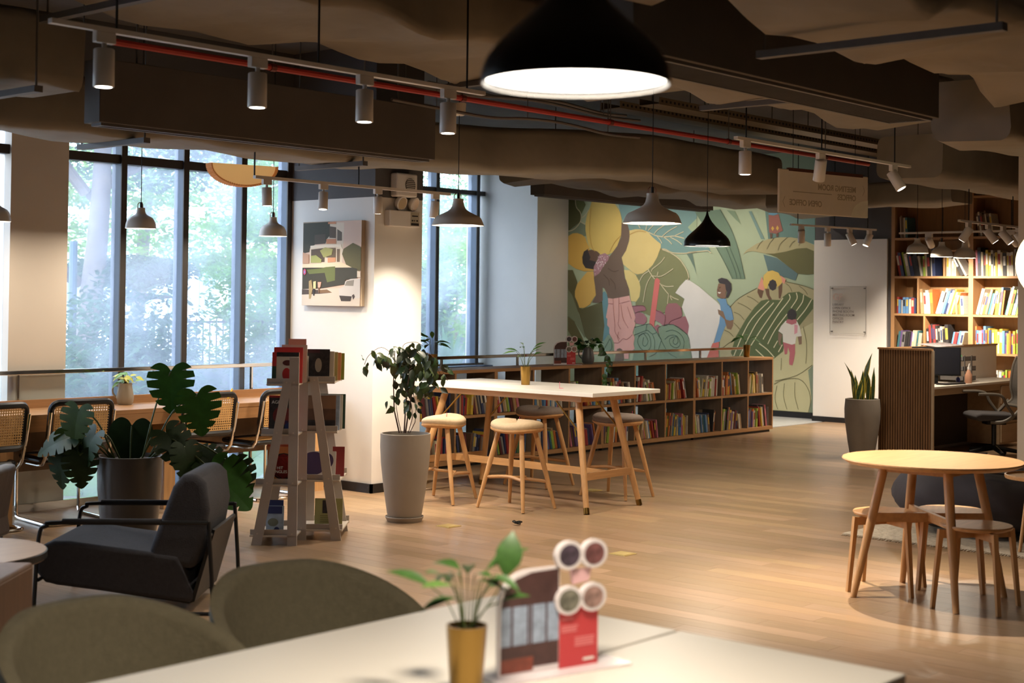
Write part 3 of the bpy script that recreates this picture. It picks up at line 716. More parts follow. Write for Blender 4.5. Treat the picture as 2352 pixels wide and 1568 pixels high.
# ---------------------------------------------------------------- ducts and services
def duct(name, label, pts, w, h, m, sag=.03, step=.18, seed=1, cat='duct', straps=()):
    rnd = random.Random(seed); P = [Vector(p) for p in pts]; t = thing(name, label, cat, P[0])
    dense = []
    for a, b in zip(P[:-1], P[1:]):
        n = max(2, int((b - a).length / step))
        for k in range(n): dense.append(a.lerp(b, k / n))
    dense.append(P[-1])
    for _ in range(6 if len(P) > 2 else 0):
        dense = [dense[0]] + [(dense[i - 1] + dense[i] * 2 + dense[i + 1]) / 4 for i in range(1, len(dense) - 1)] + [dense[-1]]
    cs = rrect(w, h, min(w, h) * .18, 3); n = len(cs); V = []; F = []
    ph = [rnd.uniform(0, 6) for _ in range(4)]
    for i, p in enumerate(dense):
        d = (dense[min(i + 1, len(dense) - 1)] - dense[max(i - 1, 0)]).normalized(); sd = Vector((d.y, -d.x, 0)).normalized()
        s = i * step
        for x, y in cs:
            wob = sag * (.6 * math.sin(s * 3.1 + ph[0] + x * 3) + .5 * math.sin(s * 7.3 + ph[1] + x * 9) + rnd.uniform(-.18, .18))
            wz = wob if y < 0 else wob * .3
            V.append(p - P[0] + sd * (x + .4 * sag * math.sin(s * 5 + ph[2] + y * 8)) + Vector((0, 0, y - abs(sag) * .5 + wz)))
    for i in range(len(dense) - 1):
        for k in range(n): F.append((i * n + k, i * n + (k + 1) % n, (i + 1) * n + (k + 1) % n, (i + 1) * n + k))
    F += [tuple(reversed(range(n))), tuple((len(dense) - 1) * n + k for k in range(n))]
    MB().add(V, F).build('wrap', m, t, True, ang=60, fix=True)
    for x, y, along in straps:
        q = Vector((x, y, P[0].z - h / 2 - sag * 1.6)) - P[0]; L = w / 2 + .12
        dv = Vector((0, 1, 0)) if along == 'x' else Vector((1, 0, 0))
        st_ = MB().bar(q - dv * L, q + dv * L, .05, .035).build('hanger_bar', strut_m, t)
        for s in (-1, 1): MB().cyl(q + dv * L * .94 * s, q + dv * L * .94 * s + Vector((0, 0, 3.74 - (q.z + P[0].z))), .006, n=6).build('hanger_rod', strut_m, st_)
    return t
duct('wrapped_duct', 'insulated duct snaking across the windows and pillar', [(2.2, 8.50, 2.855), (7.8, 8.50, 2.855), (8.8, 8.34, 2.86), (9.6, 7.78, 2.87), (10.3, 7.58, 2.88), (12.5, 7.72, 2.88)], .55, .37, wrap_m, .022, seed=3,
     straps=((5.6, 8.5, 'x'), (7.55, 8.5, 'x')))
duct('wrapped_duct', 'broad insulated duct in the upper left above the track', [(2.2, 6.35, 3.34), (8.7, 6.35, 3.34)], 1.15, .34, wrap_m, .05, seed=5, straps=((4.2, 6.35, 'x'), (7.3, 6.35, 'x')))
duct('wrapped_duct', 'wavy insulated duct along the top right', [(3.2, 3.05, 3.08), (10.5, 3.05, 3.08)], .95, .36, wrap_m, .075, seed=11, straps=((5.9, 3.05, 'x'),))
duct('wrapped_duct', 'insulated duct behind the long dark air unit at right', [(6.9, 5.15, 3.2), (10.6, 5.15, 3.2)], .75, .34, wrap_m, .05, seed=13, straps=((8.4, 5.15, 'x'),))
duct('wrapped_duct', 'blunt grey duct box at the right above the bookcase', [(12.5, 6.1, 2.98), (17.5, 6.1, 2.98)], .65, .40, wrap_m, .012, seed=17)
duct('wrapped_duct', 'rounded duct end at the right edge', [(8.75, 3.87, 2.86), (11.6, 3.87, 2.86)], .52, .38, wrap_m, .03, seed=19)
duct('wrapped_duct', 'low insulated duct before the mural top', [(11.0, 9.45, 3.0), (17.6, 9.75, 2.98)], .7, .34, wrap_m, .04, seed=23)
duct('wrapped_duct', 'insulated duct in the upper left corner', [(2.8, 7.5, 2.98), (4.55, 7.5, 2.98)], .6, .42, wrap_m, .03, seed=29, straps=((4.2, 7.5, 'x'),))
duct('wrapped_duct', 'rough wrapped duct hanging above the bookcase track', [(15.2, 9.1, 2.86), (15.2, 6.8, 2.86)], .55, .26, wrap_m, .02, seed=31)
def air_unit(label, x0, x1, y0, y1, z0, z1):
    t = thing('air_unit', label, 'air conditioner', (x0, y0, z0), 0, 'slot air units under the ceiling'); L, D, Hh = x1 - x0, y1 - y0, z1 - z0
    MB().box(0, L, 0, D, 0.012, Hh).build('casing', steel_dark, t, bevel=.004)
    g = MB().box(.03, L - .03, .03, .05, -.004, .012).box(.03, L - .03, D - .05, D - .03, -.004, .012).box(.03, .06, .05, D - .05, -.004, .012).box(L - .06, L - .03, .05, D - .05, -.004, .012).build('grille_frame', strut_m, t)
    n = int((D - .1) / .02)
    for k in range(n): MB().bar((.06, .055 + k * .02, .004), (L - .06, .055 + k * .02, .004), .004, .014).build('grille_slat', strut_m, g)
    for x in (.3, L - .3): MB().cyl((x, D / 2, Hh), (x, D / 2, 3.745 - z0), .007, n=6).build('hanger_rod', strut_m, t)
air_unit('long dark slot air unit in front of the left duct', 4.72, 7.48, 7.30, 7.46, 2.6, 2.98)
air_unit('long dark slot air unit at the upper right', 5.3, 8.45, 3.93, 4.28, 2.75, 3.11)
air_unit('dark slot air unit above the mural', 12.1, 15.4, 10.15, 10.35, 2.75, 2.97)
red = mat('red_pipe', (176, 44, 38), .5)
pp = thing('sprinkler_pipe', 'red sprinkler pipe running along the ceiling', 'pipe', (4.5, 6.98, 3.02))
MB().cyl((0, 0, 0), (8.9, 0, 0), .02, n=8).build('pipe', red, pp, True)
for k in range(5): MB().cyl((1.2 + k * 1.7, 0, 0), (1.24 + k * 1.7, 0, 0), .026, n=8).build('coupling', mat('dark_red', (110, 36, 30), .5), pp, True); MB().cyl((1.22 + k * 1.7, 0, .02), (1.22 + k * 1.7, 0, .72), .005, n=5).build('hanger_rod', strut_m, pp)
for y, z, x0, x1, lab in ((7.12, 3.10, 6.5, 9.7, 'dark conduit just behind the red pipe'), (7.30, 3.16, 7.4, 9.75, 'dark conduit, second behind the red pipe'), (7.05, 2.95, 6.8, 9.6, 'dark conduit just below the red pipe')):
    pts = [(x0, y, z)] + [(x0 + (x1 - x0) * k / 6, y + .04 * math.sin(k * 2.1), z + .03 * math.cos(k * 1.7)) for k in range(1, 6)] + [(x1, y, z)]
    t = thing('conduit', lab, 'conduit', (0, 0, 0), 0, 'ceiling conduits'); MB().tube(bez(pts, 4), .012, 6).build('pipe', strut_m, t, True)
    for q in (pts[1], pts[3], pts[5]): MB().cyl(q, (q[0], q[1], 3.75), .004, n=5).build('hanger_rod', strut_m, t)
for y, lab in ((6.55, 'perforated cable tray nearer the hanging sign'), (6.95, 'perforated cable tray farther from the hanging sign')):
    t = thing('cable_tray', lab, 'cable tray', (9.8, y + .55, 3.24), 0, 'cable trays'); tm = mat('tray_steel', (120, 106, 88), .5, .5)
    MB().box(0, 5, -.1, .1, 0, .006).build('tray_base', tm, t)
    for s in (-1, 1):
        b = MB().box(0, 5, s * .1 - .003, s * .1 + .003, 0, .06).build('tray_side', tm, t)
    hl = MB()
    for k in range(80): hl.box(.03 + k * .06, .055 + k * .06, -.103 - .001, -.102, .02, .04)
    hl.build('perforation', blackm, t)['kind'] = 'stuff'
    for x in (.6, 2.6, 4.4): MB().cyl((x, 0, .01), (x, 0, .545), .005, n=6).build('hanger_rod', strut_m, t)
# ---------------------------------------------------------------- light tracks and spots
def track(label, p0, p1, rods, w=.036, rod_top=3.74):
    p0, p1 = Vector(p0), Vector(p1); t = thing('light_track', label, 'light track', p0)
    MB().bar((0, 0, 0), p1 - p0, w, .022).build('rail', white_metal, t)
    for f in rods:
        q = (p1 - p0) * f; MB().cyl(q + Vector((0, 0, .011)), (q.x, q.y, rod_top - p0.z), .006, n=6).build('suspension_rod', blackm, t)
    return t
def spot(label, p, aim, s=1.0, energy=None, angle=58, group='white track spotlights', axis='x'):
    """p: point under the rail; aim: direction of the beam"""
    p = Vector(p); t = thing('track_spotlight', label, 'spotlight', p, 0, group); d = Vector(aim).normalized()
    a = (.05, .018) if axis == 'x' else (.018, .05)
    MB().box(-a[0] * s, a[0] * s, -a[1] * s, a[1] * s, -.05 * s, 0).build('adapter', white_metal, t, bevel=.003)
    piv = Vector((0, 0, -.085 * s)); MB().cyl((0, 0, -.05 * s), piv, .012 * s, n=8).build('stem', white_metal, t, True)
    top = piv - d * .01 * s if abs(d.z) > .97 else piv - d * .035 * s; side = Vector((0, 0, 0))
    e = top + d * .17 * s; n1 = Vector((0, 1, 0)) if abs(d.y) < .9 else Vector((1, 0, 0))
    c = MB().tube([top, top + d * .004 * s, e - d * .003 * s, e], [.042 * s, .046 * s, .047 * s, .045 * s], 20).build('lamp_body', white_metal, t, True, ang=50)
    q = Matrix.Rotation(0, 3, 'Z'); MB().tube([e - d * .002, e + d * .0012], [.036 * s, .036 * s], 18).build('lens', emit_s, c, True)
    light('spot_beam', 'SPOT', e + d * .012, SPOT_W if energy is None else energy, WARM, t, e + d * 1.0, .02, angle, 1.0)
    return t
DN = (0, 0, -1)
track('white light track at the upper left', (3.40, 5.65, 2.8), (6.18, 5.65, 2.8), (.12, .55, .95))
for x, l in ((3.671, 'leftmost white spotlight on the upper left track'), (4.537, 'second white spotlight on the upper left track'), (5.252, 'third white spotlight on the upper left track'), (5.889, 'rightmost white spotlight on the upper left track')):
    spot(l, (x, 5.65, 2.789), DN, energy=80)
track('white light track at the upper right before the hanging sign', (8.93, 5.70, 2.8), (11.68, 5.70, 2.8), (.05, .45, .9))
spot('straight white spotlight left of the hanging sign', (9.058, 5.70, 2.789), (0, 0, -1), energy=160)
spot('tilted white spotlight overlapping the hanging sign', (10.153, 5.70, 2.789), (.3, .3, -1), energy=160)
spot('strongly tilted white spotlight right of the hanging sign', (11.383, 5.70, 2.789), (.12, -.5, -.85), energy=160)
track('thin light track in front of the white pillar', (6.65, 8.30, 2.478), (8.68, 8.30, 2.478), (.0, .5), .03, 2.66)
for x, l, am, en in ((6.764, 'leftmost small spotlight before the window, on the pillar track', (.05, .0, -1), 25), (7.307, 'second small spotlight on the pillar track', (-.1, -.08, -1), 35), (7.87, 'third small spotlight on the pillar track, by the picture', (.12, .10, -1), 150), (8.513, 'rightmost small spotlight on the pillar track', (.03, .16, -1), 150)):
    spot(l, (x, 8.30, 2.468), am, .78, en, 95, group='small spotlights on the pillar track')
track('short light track beside the white wall panel', (15.75, 9.25, 2.58), (17.45, 8.98, 2.58), (.08, .5, .9), .03)
for f, l, am in ((.12, 'leftmost spotlight on the panel track', (.35, .2, -1)), (.42, 'second spotlight on the panel track', (.2, .1, -1)), (.68, 'third spotlight on the panel track', (.3, -.4, -1)), (.92, 'rightmost spotlight on the panel track', (-.3, .3, -1))):
    spot(l, (15.75 + 1.7 * f, 9.25 - .27 * f, 2.569), am, .95, 110, 100, 'spotlights on the panel track')
track('light track right along the tall bookcase', (16.6, 8.225, 2.485), (16.6, 6.35, 2.485), (.3, .75), .03)
for y, l, am in ((7.84, 'leftmost spotlight on the bookcase track', (1, .1, -.75)), (7.38, 'middle spotlight on the bookcase track', (1, .25, -.9)), (6.82, 'rightmost spotlight on the bookcase track', (1, -.4, -.75))):
    spot(l, (16.6, y, 2.474), am, .9, 330, 75, 'spotlights on the bookcase track', 'y')
track('light track over the desk in front of the bookcase', (13.80, 6.20, 2.452), (15.7, 6.20, 2.452), (.12, .7), .03)
for x, l, am in ((14.02, 'leftmost spotlight on the desk track', (-.15, .55, -.9)), (14.50, 'second spotlight on the desk track', (.3, -.6, -.9)), (14.88, 'third spotlight on the desk track', (.25, -.7, -.9)), (15.28, 'rightmost spotlight on the desk track', (.3, -.5, -.9))):
    spot(l, (x, 6.20, 2.441), am, .9, 110, group='spotlights on the desk track')
track('light track hidden behind the upper right air unit', (6.4, 4.55, 3.20), (8.8, 4.55, 3.20), (.2, .8))
spot('spotlight hidden behind the air unit, lighting the open floor', (6.75, 4.55, 3.189), (.05, -.02, -1), energy=430, angle=70)
spot('spotlight hidden behind the air unit, lighting the round table', (8.1, 4.55, 3.189), (-.16, -.36, -1), energy=640, angle=70)
track('added light track washing the mural, unseen behind the ducts', (16.5, 10.6, 3.45), (16.5, 14.2, 3.45), (.2, .8), .03)  # no such fixture known; track and spots added to brighten the mural
for k, y in enumerate((10.9, 11.8, 12.7, 13.6)): spot('%s added mural-washing spotlight, unseen behind the ducts' % ('rightmost', 'third', 'second', 'leftmost')[k], (16.5, y, 3.439), (1, 0, -1.05), .95, 55, 110, 'added mural-washing spotlights', 'y')
# ---------------------------------------------------------------- pendants
rust = mat('copper_bracket', (120, 66, 46), .45, .6)
def pendant(label, loc, dia, kind, top=3.74, energy=30, m=None, canopy=False, group=None):
    """loc: centre of the rim"""
    t = thing('pendant_lamp', label, 'lamp', loc, 0, group); r = dia / 2
    if kind == 'onion': prof = [(1.0, 0), (1.0, .05), (.985, .16), (.93, .29), (.82, .43), (.66, .58), (.49, .73), (.34, .88), (.22, 1.02), (.14, 1.15), (.09, 1.26), (.06, 1.34)]
    elif kind == 'wide': prof = [(1.0, 0), (.985, .02), (.93, .16), (.88, .27), (.80, .35), (.62, .43), (.42, .53), (.30, .62), (.24, .72), (.205, .86), (.19, .97)]
    else: prof = [(1.0, 0), (.985, .03), (.95, .30), (.88, .52), (.76, .69), (.58, .80), (.42, .88), (.32, .98), (.27, 1.12), (.25, 1.28)]
    o = [(a * r, b * r) for a, b in prof]; th = .004
    full = [(max(a - th, .001), b + (.0 if i == 0 else -th * .6)) for i, (a, b) in reversed(list(enumerate(o)))]
    MB().lathe(full + o, 40, cap=False).build('shade', m or lamp_grey, t, True, ang=60)
    MB().lathe([(.0001, .012), (r - .008, .012)], 36, cap=False).build('glowing_diffuser', emit_w, t)
    zt = o[-1][1]
    if kind != 'onion':
        MB().lathe([(o[-1][0] * 1.05, zt - .004), (o[-1][0] * 1.05, zt + .008), (.0001, zt + .008)], 20).build('collar', m or lamp_grey, t, True)
        for k in range(3):
            a = k * 2 * PI / 3 + .4; x, y = .8 * o[-1][0] * math.cos(a), .8 * o[-1][0] * math.sin(a)
            MB().tube([(x, y, zt), (x, y, zt + .035), (x * .5, y * .5, zt + .05)], .003, 6).build('bracket', rust, t)
        MB().cyl((0, 0, zt), (0, 0, zt + .05), .009, n=10).build('socket', blackm, t, True); zt += .05
    else: MB().cyl((0, 0, zt - .005), (0, 0, zt + .03), .012, .006).build('socket', blackm, t, True)
    MB().cyl((0, 0, zt), (0, 0, top - loc[2]), .003, n=6).build('cord', blackm, t)
    if canopy: MB().lathe([(.03, -.09), (.045, -.08), (.05, 0), (.0001, 0)], 20, (0, 0, canopy + .09 - loc[2])).build('canopy', lamp_grey, t, True)
    light('pendant_light', 'AREA', (0, 0, .006), energy, (1.0, .86, .68), t, (0, 0, -1), dia * .85)
    return t
blk = mat('black_enamel', (14, 13, 14), .3, noise=.02)
pendant('small white pendant in front of the second window pane', (6.42, 9.354, 2.12), .232, 'bell', 3.745, 10, group='small white pendants at the window')
pendant('small white pendant beside the pillar window edge', (7.721, 9.386, 2.115), .232, 'bell', 3.745, 10, group='small white pendants at the window')
pendant('small white pendant just cut off at the left edge', (5.25, 9.40, 2.12), .232, 'bell', 3.745, 10, group='small white pendants at the window')
pendant('large white pendant left of the far white column', (7.705, 7.279, 2.15), .385, 'wide', 3.745, 30, canopy=2.95, group='large white pendants')
pendant('large white pendant in front of the mural flower', (7.681, 5.531, 2.12), .385, 'wide', 3.745, 30, group='large white pendants')
pendant('small black onion-shaped pendant before the mural', (10.076, 6.70, 2.075), .385, 'onion', 3.745, 30, blk)
pendant('big black onion-shaped pendant in the foreground', (2.295, 1.846, 2.055), .385, 'onion', 3.745, 30, blk)
for loc, l in (((14.396, 6.928, 2.155), 'leftmost small white pendant over the desk'), ((14.566, 6.734, 2.12), 'middle small white pendant over the desk'), ((14.727, 6.551, 2.11), 'rightmost small white pendant over the desk')):
    pendant(l, loc, .232, 'bell', 3.745, 12, group='small white pendants over the desk')
# paper globe at the right edge, half-moon shade at the window
gl = thing('globe_lantern', 'glowing cream paper globe at the right edge', 'lamp', (10.98, 4.156, 1.937))
V = MB().lathe([(.30 * math.sin(PI * k / 24) + .0001, -.30 * math.cos(PI * k / 24)) for k in range(25)], 40, cap=False); V.build('paper_globe', mat('paper_glow', (255, 226, 176), .8, noise=.03, emit=2.2), gl, True)
MB().cyl((0, 0, .30), (0, 0, 1.8), .003, n=6).build('cord', blackm, gl)
hm = thing('pleated_lampshade', 'half-moon pleated orange paper lampshade before the window', 'lamp', (6.99, 8.87, 2.62), math.atan2(-.14, .52))
pap = mat('orange_paper', (238, 190, 122), .8, noise=.05, emit=.35)
poly = [(-.262, 0)] + [(.262 * -math.cos(PI * k / 22), -.155 * math.sin(PI * k / 22) ** .9) for k in range(1, 22)] + [(.262, 0)]
MB().prism(poly, .05, o=(0, -.025, 0)).build('shade_face', pap, hm, fix=True)
pe = mat('pleat_paper', (206, 136, 72), .8, emit=.15)
for k in range(44):
    a = PI * (k + .5) / 44; x, z = -.268 * math.cos(a), -.161 * math.sin(a) ** .9
    MB().rbox((x, 0, z), (.012, .11, .012), Matrix.Rotation(a, 3, 'Y')).build('pleat', pe, hm)
MB().cyl((0, 0, 0), (0, 0, .06), .004, n=6).build('cord', blackm, hm)
# ---------------------------------------------------------------- hanging sign
sg = thing('hanging_sign', 'cream hanging ceiling sign with faint mirrored lettering', 'sign', (11.585, 6.936, 2.442), math.atan2(6.708 - 6.936, 12.845 - 11.585))
sign_m = mat('sign_cream', (240, 226, 208), .7, noise=.03); ink = mat('sign_faint_ink', (190, 172, 146), .8)
MB().box(0, 1.285, -.012, .012, 0, .40).build('board', sign_m, sg, bevel=.008)
MB().box(.13, 1.20, -.016, .016, .385, .415).build('top_clip', mat('clip_brown', (92, 50, 34), .6), sg)
for x in (.2, 1.1): MB().cyl((x, 0, .41), (x, 0, 1.29), .003, n=6).build('wire', blackm, sg)
def text(body, size, m, parent, loc, rot, mirror=False, align='LEFT', name='lettering', ext=.0006, bold=0.0):
    cu = bpy.data.curves.new(name, 'FONT'); cu.body = body; cu.size = size; cu.align_x = align; cu.extrude = ext; cu.offset = bold
    o = bpy.data.objects.new(name, cu); C.objects.link(o)
    dg = bpy.context.evaluated_depsgraph_get(); me = bpy.data.meshes.new_from_object(o.evaluated_get(dg)); bpy.data.objects.remove(o)
    me.materials.clear(); me.materials.append(m)
    o = bpy.data.objects.new(name, me); C.objects.link(o); o.parent = parent; o.location = loc; o.rotation_euler = rot
    if mirror: o.scale = (-1, 1, 1)
    return o
RX = (PI / 2, 0, 0)
text('MEETING ROOM', .075, ink, sg, (1.10, -.0128, .235), RX, True, bold=.002)
text('OFFICES', .075, ink, sg, (1.10, -.0128, .155), RX, True, bold=.002)
text('OPEN OFFICE', .075, ink, sg, (.60, -.0128, .075), RX, True, bold=.002)
MB().box(.19, .74, -.0135, -.012, .195, .203).build('rule', ink, sg)
for x in (.08, 1.20):
    s = -1 if x < .5 else 1; z = .10 if x < .5 else .26
    MB().bar((x, -.013, z + .05), (x + s * -.03 + .03 * s * 2, -.013, z), .004, .0015, (0, 1, 0)).bar((x, -.013, z - .05), (x + .03 * s, -.013, z), .004, .0015, (0, 1, 0)).build('arrow', ink, sg)
lobe = [(1.282 - .25 * math.cos(a), .002 + .165 * math.sin(a)) for a in [PI / 2 * k / 10 for k in range(11)]] + [(1.282, .002)]
MB().prism(lobe, .0008, o=(0, -.0132, 0)).build('painted_light_pool', mat('sign_light_pool', (252, 246, 226), .7), sg, fix=True)  # spotlight pool on the lower right corner, painted as a pale lobe
# ---------------------------------------------------------------- pillar fittings
em = thing('emergency_light', 'twin-head emergency light box on the pillar', 'emergency light', (8.65, 8.85, 2.22))
MB().box(-.18, .18, -.065, 0, 0, .135).build('box', white_metal, em, bevel=.006); MB().box(.065, .165, -.0665, -.065, .012, .125).build('control_label', mat('label_grey', (176, 168, 150), .6), em)
MB().box(.07, .16, -.068, -.0665, .015, .035).box(.075, .095, -.068, -.0665, .05, .062).box(.105, .115, -.068, -.0665, .05, .062).box(.13, .15, -.068, -.0665, .05, .062).box(.08, .15, -.068, -.0665, .09, .10).build('control_print', print_d, em)
for x in (-.035, .115):
    d = Vector((.28 if x > 0 else .1, -1, -.35)).normalized(); p = Vector((x, -.03, .205))
    h_ = MB().tube([p - d * .03, p, p + d * .03, p + d * .034], [.03, .058, .062, .06], 22).build('lamp_head', white_metal, em, True); MB().tube([p + d * .033, p + d * .036], [.05, .05], 20).build('reflector', chrome, h_, True)
    MB().cyl((x, -.03, .13), p, .012, n=8).build('neck', white_metal, em, True)
sp = thing('wall_speaker', 'white wall speaker above the emergency light', 'speaker', (8.65, 8.85, 2.47))
MB().box(-.12, .12, -.09, 0, 0, .20).build('cabinet', white_metal, sp, bevel=.015); g = MB().lathe([(.0001, 0), (.058, 0), (.058, .006), (.0001, .006)], 24).build('grille', steel_dark, sp); g.rotation_euler = (PI / 2, 0, 0); g.location = (.03, -.09, .10)
for k in range(7): MB().box(-.055 + .03 + abs(k - 3) * .006, .055 + .03 - abs(k - 3) * .006, -.099, -.096, .055 + k * .015, .06 + k * .015).build('grille_bar', white_metal, sp)
